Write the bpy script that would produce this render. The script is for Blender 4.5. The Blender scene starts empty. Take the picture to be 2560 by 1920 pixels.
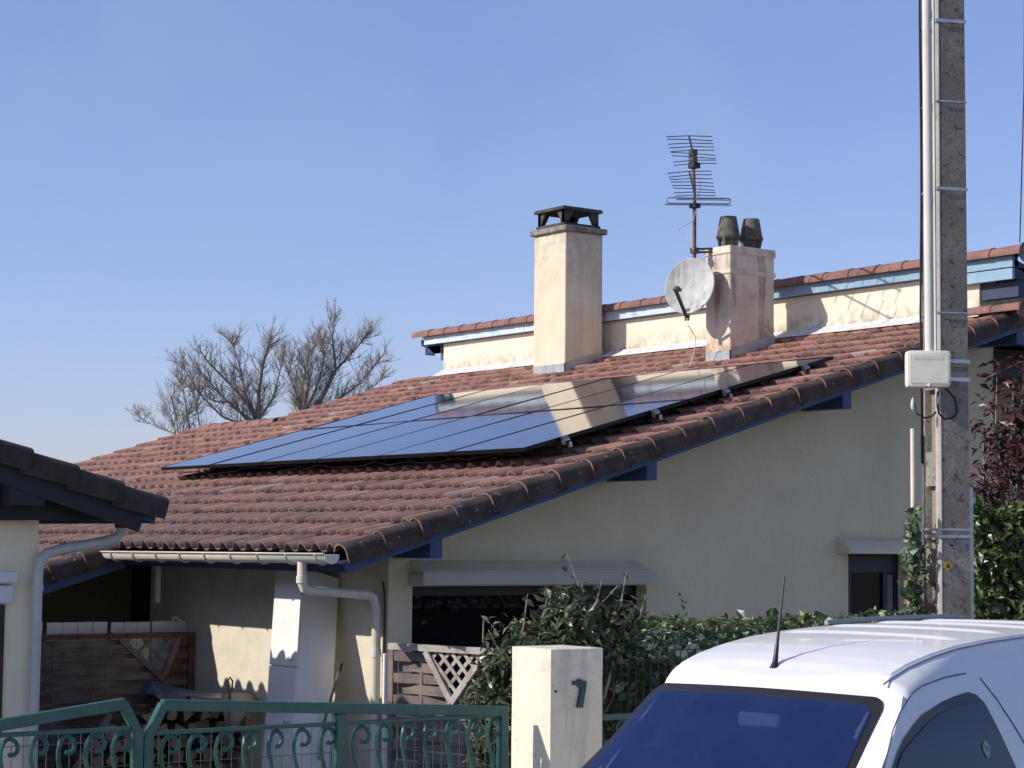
import bpy, bmesh, math, random
from mathutils import Vector, Matrix, noise
import numpy as np
R = math.radians
random.seed(7)
sc = bpy.context.scene

# ------------------------------------------------------------------ camera
CAMP = Vector((12.9755, -7.8427, 2.2237)); YAW, PIT, ROL, FPX = 2.5152, 0.0790, 0.0101, 4994.98
fw = Vector((math.cos(PIT)*math.cos(YAW), math.cos(PIT)*math.sin(YAW), math.sin(PIT)))
rt = fw.cross(Vector((0, 0, 1))).normalized(); upv = rt.cross(fw)
c_, s_ = math.cos(ROL), math.sin(ROL)
RT = c_*rt + s_*upv; UP = -s_*rt + c_*upv
cam = bpy.data.cameras.new('camera'); camo = bpy.data.objects.new('camera', cam)
sc.collection.objects.link(camo); sc.camera = camo
cam.sensor_width = 36; cam.lens = FPX/2560*36; cam.clip_start = .1; cam.clip_end = 2000
m3 = Matrix((RT, UP, -fw)).transposed(); camo.matrix_world = Matrix.Translation(CAMP) @ m3.to_4x4()

# ------------------------------------------------------------------ light
SUN = Vector((-.36, -1.0, .665)).normalized()          # direction towards the sun
EL = math.asin(SUN.z); AZ = math.atan2(SUN.x, SUN.y)
w = bpy.data.worlds.new('World'); sc.world = w; w.use_nodes = True
nt = w.node_tree; nt.nodes.clear()
sky = nt.nodes.new('ShaderNodeTexSky'); sky.sky_type = 'NISHITA'; sky.sun_disc = False
sky.sun_elevation = EL; sky.sun_rotation = AZ; sky.altitude = 100
sky.air_density = 1.0; sky.dust_density = .6; sky.ozone_density = 6.0
bg = nt.nodes.new('ShaderNodeBackground'); bg.inputs[1].default_value = .148
wo = nt.nodes.new('ShaderNodeOutputWorld')
tint = nt.nodes.new('ShaderNodeMix'); tint.data_type = 'RGBA'; tint.blend_type = 'MULTIPLY'; tint.inputs[0].default_value = 1
tint.inputs[7].default_value = (1.18, .97, 1.06, 1)     # the camera's white balance leans to violet
nt.links.new(sky.outputs[0], tint.inputs[6]); tc = nt.nodes.new('ShaderNodeTexCoord'); mp = nt.nodes.new('ShaderNodeMapping'); mp.inputs['Rotation'].default_value = (.3, .5, .9); mp.inputs['Scale'].default_value = (1.2, 5.5, 4.0)
cn = nt.nodes.new('ShaderNodeTexNoise'); cn.inputs['Scale'].default_value = 1.6; cn.inputs['Detail'].default_value = 5; cn.inputs['Roughness'].default_value = .55; cn.inputs['Distortion'].default_value = .6
cr = nt.nodes.new('ShaderNodeMapRange'); cr.inputs[1].default_value = .38; cr.inputs[2].default_value = .72; cr.inputs[3].default_value = .10; cr.inputs[4].default_value = .34
veil = nt.nodes.new('ShaderNodeMix'); veil.data_type = 'RGBA'; veil.inputs[7].default_value = (2.75, 3.4, 5.4, 1)      # thin high cirrus
nt.links.new(tc.outputs['Generated'], mp.inputs[0]); nt.links.new(mp.outputs[0], cn.inputs['Vector']); nt.links.new(cn.outputs[0], cr.inputs[0]); nt.links.new(cr.outputs[0], veil.inputs[0])
nt.links.new(tint.outputs[2], veil.inputs[6]); nt.links.new(veil.outputs[2], bg.inputs[0]); nt.links.new(bg.outputs[0], wo.inputs[0])
sl = bpy.data.lights.new('sun', 'SUN'); sl.energy = 4.6; sl.angle = R(.53); sl.color = (1, .945, .86)
so = bpy.data.objects.new('sun', sl); sc.collection.objects.link(so)
so.rotation_euler = SUN.to_track_quat('Z', 'Y').to_euler()
sc.view_settings.view_transform = 'Standard'; sc.view_settings.look = 'None'
sc.view_settings.exposure = 0.0; sc.view_settings.gamma = 1; sc.view_settings.use_curve_mapping = False

# ------------------------------------------------------------------ pixel helpers (pixels of the 2212-wide view of the photo, used to survey positions)
PXS = 2560/2212
def ray(x, y): return fw + RT*((x*PXS-1280)/FPX) - UP*((y*PXS-960)/FPX)
def onpl(x, y, n, p):
    d = ray(x, y); n = Vector(n); return CAMP + d*((Vector(p)-CAMP).dot(n)/d.dot(n))
def onX(x, y, X): return onpl(x, y, (1, 0, 0), (X, 0, 0))
def onY(x, y, Y): return onpl(x, y, (0, 1, 0), (0, Y, 0))
def atd(x, y, D): return CAMP + ray(x, y)*D

# ------------------------------------------------------------------ materials
MATS = {}
class NG:
    def __init__(s, m): s.t = m.node_tree; s.n = s.t.nodes; s.l = s.t.links
    def new(s, k, **kw):
        n = s.n.new(k)
        for a, b in kw.items(): setattr(n, a, b)
        return n
    def lk(s, a, b): s.l.new(a, b)
    def noise(s, vec, scale, detail=4, rough=.6):
        n = s.new('ShaderNodeTexNoise'); n.inputs['Scale'].default_value = scale
        n.inputs['Detail'].default_value = detail; n.inputs['Roughness'].default_value = rough
        s.lk(vec, n.inputs['Vector']); return n.outputs[0]
    def rng(s, v, a, b, c=0, d=1):
        n = s.new('ShaderNodeMapRange'); n.inputs[1].default_value = a; n.inputs[2].default_value = b
        n.inputs[3].default_value = c; n.inputs[4].default_value = d; s.lk(v, n.inputs[0]); return n.outputs[0]
    def mix(s, f, a, b):
        n = s.new('ShaderNodeMix', data_type='RGBA')
        if isinstance(f, (int, float)): n.inputs[0].default_value = f
        else: s.lk(f, n.inputs[0])
        for i, v in ((6, a), (7, b)):
            if isinstance(v, (tuple, list)): n.inputs[i].default_value = (*v[:3], 1)
            else: s.lk(v, n.inputs[i])
        return n.outputs[2]
    def math(s, op, a, b=0.0):
        n = s.new('ShaderNodeMath', operation=op)
        for i, v in enumerate((a, b)):
            if isinstance(v, (int, float)): n.inputs[i].default_value = v
            else: s.lk(v, n.inputs[i])
        return n.outputs[0]
    def scalev(s, v, sx, sy, sz):
        n = s.new('ShaderNodeMapping'); n.inputs['Scale'].default_value = (sx, sy, sz); s.lk(v, n.inputs[0]); return n.outputs[0]

def M(name, base, var=None, scale=6, lo=.4, hi=.65, rough=.7, metal=0, spec=.5, ior=1.5, bump=0, bscale=60, coat=0,
      streak=None, spots=None, low=None, island=None, trans=0):
    """base colour, variation by noise, vertical streaks (col, scale, lo, hi), spots (col, scale, lo, hi)"""
    if name in MATS: return MATS[name]
    m = bpy.data.materials.new(name); m.use_nodes = True; g = NG(m)
    b = g.n['Principled BSDF']
    pos = g.new('ShaderNodeNewGeometry'); P = pos.outputs['Position']
    col = None
    if var is not None: col = g.mix(g.rng(g.noise(P, scale, 6), lo, hi), base, var)
    if island is not None:
        cur = col if col is not None else base
        ra = pos.outputs['Random Per Island']
        for (c, a, bb) in island: cur = g.mix(g.rng(ra, a, bb), cur, c)
        col = cur
    if streak:
        for (c, sx, sz, a, bb, amt) in streak:
            f = g.math('MULTIPLY', g.rng(g.noise(g.scalev(P, sx, sx, sz), 1, 5), a, bb), amt)
            col = g.mix(f, col if col is not None else base, c)
    if spots:
        for (c, sc_, a, bb) in spots:
            col = g.mix(g.rng(g.noise(P, sc_, 6, .72), a, bb), col if col is not None else base, c)
    if low:                                            # dirt rising from a height: (colour, z_full, z_none)
        z = g.new('ShaderNodeSeparateXYZ'); g.lk(P, z.inputs[0])
        f = g.math('MULTIPLY', g.rng(z.outputs[2], low[2], low[1]), g.rng(g.noise(P, 9, 5), .42, .62))
        col = g.mix(f, col if col is not None else base, low[0])
    if col is None: b.inputs['Base Color'].default_value = (*base, 1)
    else: g.lk(col, b.inputs['Base Color'])
    b.inputs['Roughness'].default_value = rough; b.inputs['Metallic'].default_value = metal
    b.inputs['IOR'].default_value = ior; b.inputs['Specular IOR Level'].default_value = spec
    b.inputs['Coat Weight'].default_value = coat; b.inputs['Coat Roughness'].default_value = .05
    if bump:
        bn = g.new('ShaderNodeBump'); bn.inputs['Strength'].default_value = bump; bn.inputs['Distance'].default_value = .01
        g.lk(g.noise(P, bscale, 5, .7), bn.inputs['Height']); g.lk(bn.outputs[0], b.inputs['Normal'])
    if trans:
        tr = g.new('ShaderNodeBsdfTranslucent'); ms = g.new('ShaderNodeMixShader'); ms.inputs[0].default_value = trans
        if col is None: tr.inputs[0].default_value = (*base, 1)
        else: g.lk(col, tr.inputs[0])
        out = g.n['Material Output']; g.lk(b.outputs[0], ms.inputs[1]); g.lk(tr.outputs[0], ms.inputs[2]); g.lk(ms.outputs[0], out.inputs[0])
    MATS[name] = m; return m

TH = .2989; CT, ST = math.cos(TH), math.sin(TH)
def tile_material(name, dark):
    m = bpy.data.materials.new(name); m.use_nodes = True; g = NG(m); b = g.n['Principled BSDF']
    pos = g.new('ShaderNodeNewGeometry'); P = pos.outputs['Position']
    sep = g.new('ShaderNodeSeparateXYZ'); g.lk(P, sep.inputs[0])
    s = g.math('ADD', g.math('MULTIPLY', sep.outputs[1], CT), g.math('MULTIPLY', g.math('SUBTRACT', sep.outputs[2], 2.2), ST))
    cx = g.math('FLOOR', g.math('DIVIDE', g.math('ADD', sep.outputs[0], .017), .2169))
    cs = g.math('FLOOR', g.math('DIVIDE', g.math('ADD', s, .006), .3508))
    comb = g.new('ShaderNodeCombineXYZ'); g.lk(cx, comb.inputs[0]); g.lk(cs, comb.inputs[1])
    wn = g.new('ShaderNodeTexWhiteNoise'); g.lk(comb.outputs[0], wn.inputs['Vector'])
    rv = wn.outputs['Value']
    ramp = g.new('ShaderNodeValToRGB'); r = ramp.color_ramp; r.interpolation = 'LINEAR'
    cols = [(0, (.19, .105, .082)), (.2, (.30, .155, .115)), (.5, (.38, .195, .145)), (.78, (.44, .225, .165)), (.92, (.50, .25, .16)), (1, (.52, .40, .32))]
    r.elements[0].position = 0; r.elements[0].color = (*cols[0][1], 1)
    r.elements[1].position = 1; r.elements[1].color = (*cols[-1][1], 1)
    for p, c in cols[1:-1]: e = r.elements.new(p); e.color = (*c, 1)
    g.lk(rv, ramp.inputs[0]); col = ramp.outputs[0]
    # lichen and soot: heavy low on the roof, as on the old tiles
    wx = g.rng(s, 4.6, .3); wn2 = g.noise(P, 1.1, 4)
    weather = g.math('MULTIPLY', g.math('MULTIPLY', wx, g.rng(wn2, .12, .48)), g.rng(wn.outputs['Color'], 0, .5, .62, 1))
    col = g.mix(g.math('MULTIPLY', weather, .82), col, g.mix(g.rng(g.noise(P, 7, 5), .35, .65), (.095, .068, .060), (.205, .152, .132)))
    pale = g.math('MULTIPLY', g.rng(g.noise(P, 5.0, 6), .60, .74), g.rng(rv, .3, .9))
    col = g.mix(g.math('MULTIPLY', pale, .28), col, (.40, .33, .28))
    blot = g.rng(g.noise(P, 16, 6), .62, .72)
    col = g.mix(g.math('MULTIPLY', blot, .55), col, (.085, .06, .05))
    if dark:  # blackish lichen, plus the verge's shade put into the colour
        nz = g.new('ShaderNodeSeparateXYZ'); g.lk(pos.outputs['Normal'], nz.inputs[0])
        col = g.mix(dark, col, g.mix(g.rng(g.noise(P, 6, 5), .4, .6), (.032, .026, .023), (.072, .052, .044)))
        col = g.mix(g.math('MULTIPLY', g.rng(g.noise(P, 22, 3), .66, .72), .8), col, (.38, .37, .32))
    g.lk(col, b.inputs['Base Color']); b.inputs['Roughness'].default_value = .85; b.inputs['Specular IOR Level'].default_value = .3
    bn = g.new('ShaderNodeBump'); bn.inputs['Strength'].default_value = .35; bn.inputs['Distance'].default_value = .006
    g.lk(g.noise(P, 70, 5, .7), bn.inputs['Height']); g.lk(bn.outputs[0], b.inputs['Normal'])
    return m
TILE = tile_material('clay_tile', 0); VTILE = tile_material('shade_dark_lichen_tile', .92)
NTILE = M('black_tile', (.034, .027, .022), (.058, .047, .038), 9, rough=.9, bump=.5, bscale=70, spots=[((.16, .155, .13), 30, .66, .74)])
RIMT = M('pale_tile_rim', (.23, .14, .115), (.37, .255, .21), 14, rough=.85, spots=[((.13, .085, .07), 7, .45, .58)])
RIDGE = M('ridge_clay', (.255, .128, .10), (.175, .09, .075), 5, rough=.85, bump=.3, spots=[((.5, .42, .36), 9, .66, .72), ((.10, .075, .06), 14, .62, .72)])
STUCCO = M('grey_render', (.70, .62, .435), (.64, .565, .395), 1.6, rough=.95, spec=.1, bump=.6, bscale=70, streak=[((.54, .47, .32), 2.5, .45, .50, .78, .4), ((.78, .69, .49), 5, .8, .58, .75, .3)], spots=[((.58, .505, .345), 38, .52, .72)])
EAVEST = M('cream_render', (.70, .645, .52), (.63, .575, .455), 6, rough=.95, spec=.1, bump=.5, bscale=60)
CREAM = M('clerestory_render', (.76, .70, .55), (.72, .655, .50), 2.5, rough=.95, spec=.1, bump=.3, bscale=60, low=((.42, .36, .26), 4.60, 4.82), spots=[((.58, .50, .36), 2.2, .62, .75)])
CHIM = M('chimney_render', (.72, .64, .48), (.66, .57, .41), 3, rough=.95, spec=.1, bump=.35, bscale=50, low=((.42, .38, .31), 6.5, 5.1), streak=[((.38, .33, .26), 7, .5, .50, .75, .40)])
CHIM2 = M('stained_chimney_render', (.67, .60, .485), (.60, .52, .41), 3, rough=.95, spec=.1, bump=.4, bscale=50,
          streak=[((.20, .165, .13), 6, 1.3, .54, .66, .75), ((.46, .38, .28), 4, 1.8, .52, .70, .4)], low=((.44, .25, .09), 4.25, 4.52), spots=[((.40, .33, .24), 4.5, .56, .70), ((.11, .09, .075), 8, .66, .72)])
BAND = M('pale_band', (.68, .62, .50), (.50, .42, .31), 7, rough=.9, bump=.3)
OLDCON = M('old_concrete', (.17, .15, .125), (.34, .31, .26), 9, rough=.95, bump=.6, bscale=45, spots=[((.40, .26, .06), 11, .66, .72), ((.05, .045, .04), 14, .6, .68)])
POT = M('dark_pot_concrete', (.095, .085, .068), (.17, .15, .12), 11, rough=.95, bump=.6, bscale=45, spots=[((.34, .22, .05), 12, .66, .72)])
SOOT = M('sooty_concrete', (.045, .042, .042), (.10, .095, .09), 9, rough=.95, bump=.4)
LEAD = M('lead_flashing', (.42, .43, .44), (.30, .31, .33), 8, rough=.55, metal=.3, bump=.2)
WFLASH = M('white_flashing', (.70, .70, .69), (.50, .49, .47), 14, rough=.7, bump=.4)
BLUE = M('blue_paint', (.034, .073, .17), (.038, .066, .14), 5, rough=.55, bump=.12, bscale=30)
DBLUE = M('dark_blue_paint', (.018, .026, .07), (.03, .04, .09), 5, rough=.6)
FBLUE = M('faded_blue_paint', (.46, .60, .70), (.62, .70, .74), 5, rough=.75, bump=.25, bscale=30, spots=[((.34, .46, .58), 4, .56, .62)])
FBLUE2 = M('weathered_blue_paint', (.21, .35, .46), (.30, .43, .52), 4, rough=.75, bump=.25, bscale=30)
PVC = M('cream_pvc', (.74, .69, .58), (.66, .61, .50), 5, rough=.35, spots=[((.50, .46, .38), 25, .66, .75)])
PVCG = M('grey_pvc', (.50, .50, .46), (.44, .44, .40), 5, rough=.4)
WHITE = M('white_gloss_board', (.78, .765, .72), (.72, .705, .66), 3, rough=.35, streak=[((.60, .60, .60), 8, .6, .58, .75, .4)])
WPVC = M('white_pvc', (.82, .80, .74), (.76, .74, .68), 3, rough=.4)
SHUTH = M('grey_shutter_box', (.44, .41, .34), (.40, .37, .31), 3, rough=.6)
SHUTB = M('white_shutter_box', (.66, .67, .66), (.60, .61, .60), 3, rough=.5)
DARKIN = M('dark_interior', (.012, .013, .016), rough=.9, spec=.05)
CURT = M('grey_curtain', (.20, .21, .23), (.15, .16, .18), 9, rough=.9)
FRAME = M('dark_blue_frame', (.010, .013, .024), rough=.4)
GLASS = M('window_glass', (.004, .005, .008), rough=.02, spec=.5, ior=1.45)
SOLAR = M('solar_glass', (.006, .008, .014), (.014, .016, .022), 2.5, rough=.07, spec=.5, ior=1.62, bump=.03, bscale=6, coat=.35)
SFRAME = M('black_anodised', (.012, .012, .014), rough=.35, metal=.6)
ALU = M('aluminium', (.42, .42, .42), rough=.35, metal=1)
GALV = M('galvanised_steel', (.60, .61, .62), (.46, .47, .48), 20, rough=.4, metal=.8)
DISH = M('weathered_dish', (.52, .52, .49), (.40, .40, .37), 8, rough=.65, streak=[((.26, .25, .22), 12, 1.2, .48, .64, .7)], spots=[((.40, .36, .20), 12, .63, .70)])
DMETAL = M('dark_metal', (.06, .055, .055), (.11, .10, .09), 20, rough=.55, metal=.5)
RUSTM = M('rusty_red_mast', (.16, .055, .045), (.22, .10, .07), 12, rough=.7)
POLEC = M('pole_concrete', (.285, .258, .215), (.215, .193, .16), 3, rough=.95, spec=.2, bump=.5, bscale=60, spots=[((.40, .355, .29), 4, .55, .68), ((.20, .18, .145), 40, .5, .62), ((.105, .095, .08), 17, .575, .62)])
POLEE = M('sunlit_edge_concrete', (.44, .41, .36), (.34, .31, .27), 9, rough=.95, bump=.5, bscale=60, spots=[((.16, .15, .13), 22, .64, .68)])  # paler copy of the pole concrete: sunlight on the corner put into colour
CONDW = M('white_conduit', (.66, .64, .57), (.58, .56, .50), 3, rough=.8, spec=.15)
BOXP = M('ivory_plastic', (.74, .71, .60), (.68, .65, .54), 14, rough=.5)
BLK = M('black_rubber', (.012, .012, .013), rough=.6)
YEL = M('yellow_sticker', (.62, .42, .03), (.50, .33, .03), 40, rough=.5)
GREEN = M('teal_paint', (.026, .112, .085), (.018, .082, .066), 9, rough=.34, bump=.2, bscale=40, spots=[((.20, .30, .26), 30, .70, .76), ((.16, .07, .035), 22, .70, .74)])
GREENW = M('green_wire', (.018, .075, .052), rough=.45)
PILLAR = M('white_render', (.82, .755, .60), (.75, .685, .54), 5, rough=.95, spec=.1, bump=.7, bscale=60, low=((.50, .46, .38), 1.72, 1.42), streak=[((.50, .47, .39), 9, 1.2, .52, .70, .6)], spots=[((.56, .52, .43), 12, .58, .72)])
NUMB = M('dark_teal', (.012, .05, .06), rough=.5)
PAINT = M('white_car_paint', (.80, .785, .75), (.76, .745, .71), 5, rough=.42, coat=.55, spec=.4)
PAINTG = M('shut_line', (.10, .10, .12), rough=.6)
VGLASS = M('blue_tinted_glass', (.004, .009, .050), (.007, .013, .065), 5, rough=.015, spec=.9, ior=2.3, streak=[((.03, .04, .10), 16, 2.5, .58, .78, .4)])
VGLASS.node_tree.nodes['Principled BSDF'].inputs['Specular Tint'].default_value = (.50, .66, 1, 1)
_g = NG(VGLASS); _t = _g.new('ShaderNodeBsdfTransparent'); _t.inputs[0].default_value = (.62, .72, .92, 1)
_m = _g.new('ShaderNodeMixShader'); _m.inputs[0].default_value = .66
_g.lk(_t.outputs[0], _m.inputs[1]); _g.lk(_g.n['Principled BSDF'].outputs[0], _m.inputs[2]); _g.lk(_m.outputs[0], _g.n['Material Output'].inputs[0])
SGLASS = M('side_glass', (.006, .014, .034), rough=.02, spec=.35, ior=1.5)
TRIM = M('black_trim', (.015, .015, .016), rough=.4)
GTRIM = M('grey_trim', (.22, .25, .25), rough=.6)
STK = M('pale_sticker', (.42, .46, .30), (.12, .16, .14), 60, lo=.48, hi=.52, rough=.6)
WOODO = M('weathered_wood', (.22, .172, .15), (.115, .088, .078), 4, rough=.9, bump=.4, streak=[((.30, .26, .23), 3, 40, .52, .66, .6)])
WOODSUN = M('sunlit_warm_wood', (.17, .085, .05), (.09, .05, .035), 5, rough=.85, bump=.4, streak=[((.30, .15, .08), 3, 40, .52, .66, .6)])  # warm wood copy: sunlight on the screen's right end put into colour
WOODP = M('pale_lattice_wood', (.46, .42, .37), (.30, .26, .22), 9, rough=.9, bump=.4)
BARKL = M('log_bark', (.075, .055, .045), (.13, .10, .08), 12, rough=.95, bump=.7, bscale=40)
ENDG = M('log_end_grain', (.40, .30, .21), (.26, .18, .13), 25, rough=.9, bump=.4)
TARP = M('blue_tarp', (.05, .075, .15), (.035, .05, .10), 6, rough=.4, bump=.2, bscale=14)
CANV = M('grey_canvas', (.36, .34, .31), (.28, .265, .24), 7, rough=.9, bump=.3)
ROPE = M('hemp_rope', (.36, .27, .17), (.24, .17, .11), 40, rough=.9)
BARK = M('tree_bark', (.22, .19, .16), (.18, .16, .135), 7, rough=.95)
TWIG = M('twig_bark', (.34, .29, .24), (.24, .205, .17), 7, rough=.95)
LAUR = M('laurel_leaf', (.050, .072, .030), rough=.36, island=[((.095, .115, .055), .25, .75), ((.20, .21, .13), .84, .98), ((.19, .11, .06), .985, .99)], trans=.15)
HEDG = M('hedge_leaf', (.042, .075, .024), rough=.38, island=[((.085, .12, .038), .25, .75), ((.46, .49, .28), .84, .97), ((.20, .12, .06), .985, .99)], trans=.2)
IVYL = M('ivy_leaf', (.05, .085, .035), rough=.45, island=[((.13, .17, .08), .4, .9), ((.34, .20, .13), .93, 1)], trans=.12)
PHOR = M('red_leaf', (.055, .018, .017), rough=.38, island=[((.098, .030, .026), .2, .7), ((.15, .075, .055), .85, .97), ((.07, .085, .03), .975, 1)], trans=.12)
PHOG = M('green_leaf', (.06, .09, .028), rough=.35, island=[((.13, .16, .055), .3, .8), ((.24, .26, .11), .85, .98), ((.14, .035, .025), .985, .99)], trans=.15)
LBLOCK = M('dark_light_block', (.035, .028, .02), rough=.95)
ASPH = M('asphalt', (.05, .05, .052), (.065, .064, .063), 30, rough=.95, bump=.4, bscale=90)
PAVE = M('concrete_paving', (.30, .285, .26), (.24, .23, .21), 5, rough=.95, bump=.3)
GRND = M('garden_soil', (.16, .14, .105), (.09, .10, .05), 2.5, rough=1, bump=.6, bscale=20)
GRASS = GRND

# ------------------------------------------------------------------ mesh helpers
COL = sc.collection; WLOC = {}
class MB:
    def __init__(s): s.v = []; s.f = []
    def add(s, vs, fs):
        o = len(s.v); s.v += [Vector(v) for v in vs]; s.f += [tuple(i+o for i in f) for f in fs]; return s
    def quad(s, a, b, c, d): return s.add([a, b, c, d], [(0, 1, 2, 3)])
    def box(s, lo, hi, bev=0.0, mat=None):
        bm = bmesh.new(); bmesh.ops.create_cube(bm, size=1)
        for v in bm.verts:
            v.co = Vector(((lo[i]+hi[i])/2 + v.co[i]*(hi[i]-lo[i])) for i in range(3))
        if bev: bmesh.ops.bevel(bm, geom=bm.edges[:], offset=bev, segments=1 if bev < .02 else 2, affect='EDGES', profile=.6)
        if mat: bmesh.ops.transform(bm, matrix=mat, verts=bm.verts)
        bm.verts.index_update(); s.add([v.co.copy() for v in bm.verts], [[v.index for v in f.verts] for f in bm.faces]); bm.free(); return s
    def beam(s, p, q, a, b, up=(0, 0, 1), bev=0):       # box from p to q, width a (sideways), height b
        p, q = Vector(p), Vector(q); d = q-p; L = d.length; d.normalize(); up = Vector(up)
        x = d.cross(up).normalized(); z = x.cross(d)
        m = Matrix((x, d, z)).transposed().to_4x4(); m.translation = (p+q)/2
        return s.box((-a/2, -L/2, -b/2), (a/2, L/2, b/2), bev, m)
    def tube(s, pts, r, n=8, cap=True):
        pts = [Vector(p) for p in pts]; k = len(pts); rr = r if isinstance(r, (list, tuple)) else [r]*k
        rings = []; prev = None
        for i, p in enumerate(pts):
            d = (pts[min(i+1, k-1)]-pts[max(i-1, 0)]).normalized()
            if prev is None:
                a = d.cross(Vector((0, 0, 1)))
                if a.length < .05: a = d.cross(Vector((1, 0, 0)))
                a.normalize()
            else: a = (prev - d*prev.dot(d)).normalized()
            prev = a; b = d.cross(a)
            rings.append([p + (a*math.cos(t)+b*math.sin(t))*rr[i] for t in (2*math.pi*j/n for j in range(n))])
        vs = [v for g in rings for v in g]; fs = []
        for i in range(k-1):
            for j in range(n):
                fs.append((i*n+j, i*n+(j+1) % n, (i+1)*n+(j+1) % n, (i+1)*n+j))
        if cap: fs += [tuple(range(n-1, -1, -1)), tuple(range((k-1)*n, k*n))]
        return s.add(vs, fs)
    def prism(s, poly, ext):                             # polygon extruded by a vector
        poly = [Vector(p) for p in poly]; e = Vector(ext); n = len(poly)
        fs = [tuple(range(n-1, -1, -1)), tuple(range(n, 2*n))] + [(i, (i+1) % n, n+(i+1) % n, n+i) for i in range(n)]
        return s.add(poly+[p+e for p in poly], fs)
    def lathe(s, prof, c, n=20, axis=(0, 0, 1)):
        ax = Vector(axis).normalized(); a = ax.orthogonal().normalized(); b = ax.cross(a); c = Vector(c); k = len(prof)
        vs = [c + ax*z + (a*math.cos(2*math.pi*j/n)+b*math.sin(2*math.pi*j/n))*r for (r, z) in prof for j in range(n)]
        fs = [(i*n+j, i*n+(j+1) % n, (i+1)*n+(j+1) % n, (i+1)*n+j) for i in range(k-1) for j in range(n)]
        fs += [tuple(range(n-1, -1, -1)), tuple(range((k-1)*n, k*n))]
        return s.add(vs, fs)
    def grid(s, rows):
        n = len(rows[0]); vs = [v for r in rows for v in r]
        return s.add(vs, [(i*n+j, i*n+j+1, (i+1)*n+j+1, (i+1)*n+j) for i in range(len(rows)-1) for j in range(n-1)])
def setp(o, label=None, cat=None, group=None, kind=None):
    for k, v in (('label', label), ('category', cat), ('group', group), ('kind', kind)):
        if v: o[k] = v
    return o
def build(name, mb, mat, parent=None, smooth=False, fixn=True, kind=None, label=None, rim=False):
    base = WLOC.get(parent, Vector((0, 0, 0))) if parent else Vector((0, 0, 0))
    me = bpy.data.meshes.new(name)
    me.from_pydata([tuple(v-base) for v in mb.v], [], mb.f)
    if fixn:
        bm = bmesh.new(); bm.from_mesh(me); bmesh.ops.recalc_face_normals(bm, faces=bm.faces); bm.to_mesh(me); bm.free()
    me.materials.append(mat)
    if rim: me.materials.append(RIMT); me.polygons.foreach_set('material_index', [1 if i % 3 == 1 and (i//3) % 11 < 8 else 0 for i in range(len(me.polygons))])
    if smooth:
        me.polygons.foreach_set('use_smooth', [True]*len(me.polygons))
        try: me.set_sharp_from_angle(angle=R(40))
        except Exception: pass
    me.update()
    o = bpy.data.objects.new(name, me); COL.objects.link(o)
    if parent: o.parent = parent
    WLOC[o] = base
    return setp(o, label=label, kind=kind)
def thing(name, loc, label, cat, group=None):
    o = bpy.data.objects.new(name, None); COL.objects.link(o); o.location = loc; o.empty_display_size = .2
    WLOC[o] = Vector(loc); return setp(o, label, cat, group)
def solo(name, mb, mat, label, cat, group=None, smooth=False):
    return setp(build(name, mb, mat, None, smooth), label, cat, group)

# ------------------------------------------------------------------ the ground
g = MB().quad((-600, -600, 0), (600, -600, 0), (600, 600, 0), (-600, 600, 0)); setp(build('ground', g, GRND), kind='structure')
g = MB().box((6.2, -80, -.3), (16, 80, .004)); setp(build('road', g, ASPH), kind='structure')
g = MB().box((4.35, -80, -.3), (6.2, 80, .10), .02); setp(build('pavement', g, PAVE), kind='structure')
g = MB().box((-3.2, -9, -.3), (3.7, -1.2, .03)); g.box((-4.6, -1.15, -.3), (3.2, .78, .035)); setp(build('driveway', g, PAVE), kind='structure')
g = MB().box((-.6, .78, -.3), (3.0, 9.5, .045)); setp(build('bounce_slab', g, M('pale_bounce_slab', (.50, .46, .39), (.44, .40, .33), 4, rough=.95, bump=.3)), kind='structure')  # pale slab added out of view to bounce light onto the gable wall

# ------------------------------------------------------------------ roof maths
W_T, E_T = .2169, .3508
def RP(x, s, h=0): return Vector((x, s*CT - h*ST, 2.2 + s*ST + h*CT))
def wave(u):                                            # tile cross-section, u in 0..1 from the right; height of surface
    if u < .62: return .066*math.sin(math.pi*u/.62)**.6 - .060
    q = (u-.62)/.38; return -.060 - .008*math.sin(math.pi*q)
NSEG = 10
def tile_mesh(name, mat, eave=False):
    # local: x to the left is -x, t along slope, h up.  front (t=0) raised
    L = .43; lift = .046; tk = .019; us = [.31*(1-math.cos(math.pi*i/8)) for i in range(9)] + [.62+.38*k/3 for k in (1, 2, 3)]
    vs, fs = [], []
    def p(u, t, h): return (-u*W_T*1.0, t*CT - h*ST, t*ST + h*CT)
    n = len(us)
    for t, l in ((0, lift), (L, -.004)):
        for u in us: vs.append(p(u, t, wave(u)-.004 + l - .040))
    for u in us: vs.append(p(u, 0, wave(u)-.004 + lift - .040))
    tks = [(.018 if eave else (.012+.024*math.sin(math.pi*u/.62)**.7)) if .02 < u < .60 else .008 for u in us]
    for u, tk in zip(us, tks): vs.append(p(u, 0, wave(u)-.004 + lift - .040 - tk))
    for u, tk in zip(us, tks): vs.append(p(u, .20, wave(u)-.004 + lift*.53 - .040 - tk))
    for i in range(n-1):
        fs.append((i, i+1, n+i+1, n+i)); fs.append((2*n+i, 3*n+i, 3*n+i+1, 2*n+i+1)); fs.append((3*n+i, 4*n+i, 4*n+i+1, 3*n+i+1))
    me = bpy.data.meshes.new(name); me.from_pydata(vs, [], fs); me.materials.append(mat); me.materials.append(RIMT)
    me.polygons.foreach_set('use_smooth', [True]*len(me.polygons)); me.polygons.foreach_set('material_index', [1 if i % 3 == 1 and (i//3) % (n-1) < n-4 else 0 for i in range(len(me.polygons))]); me.update(); return me, vs, fs
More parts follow.
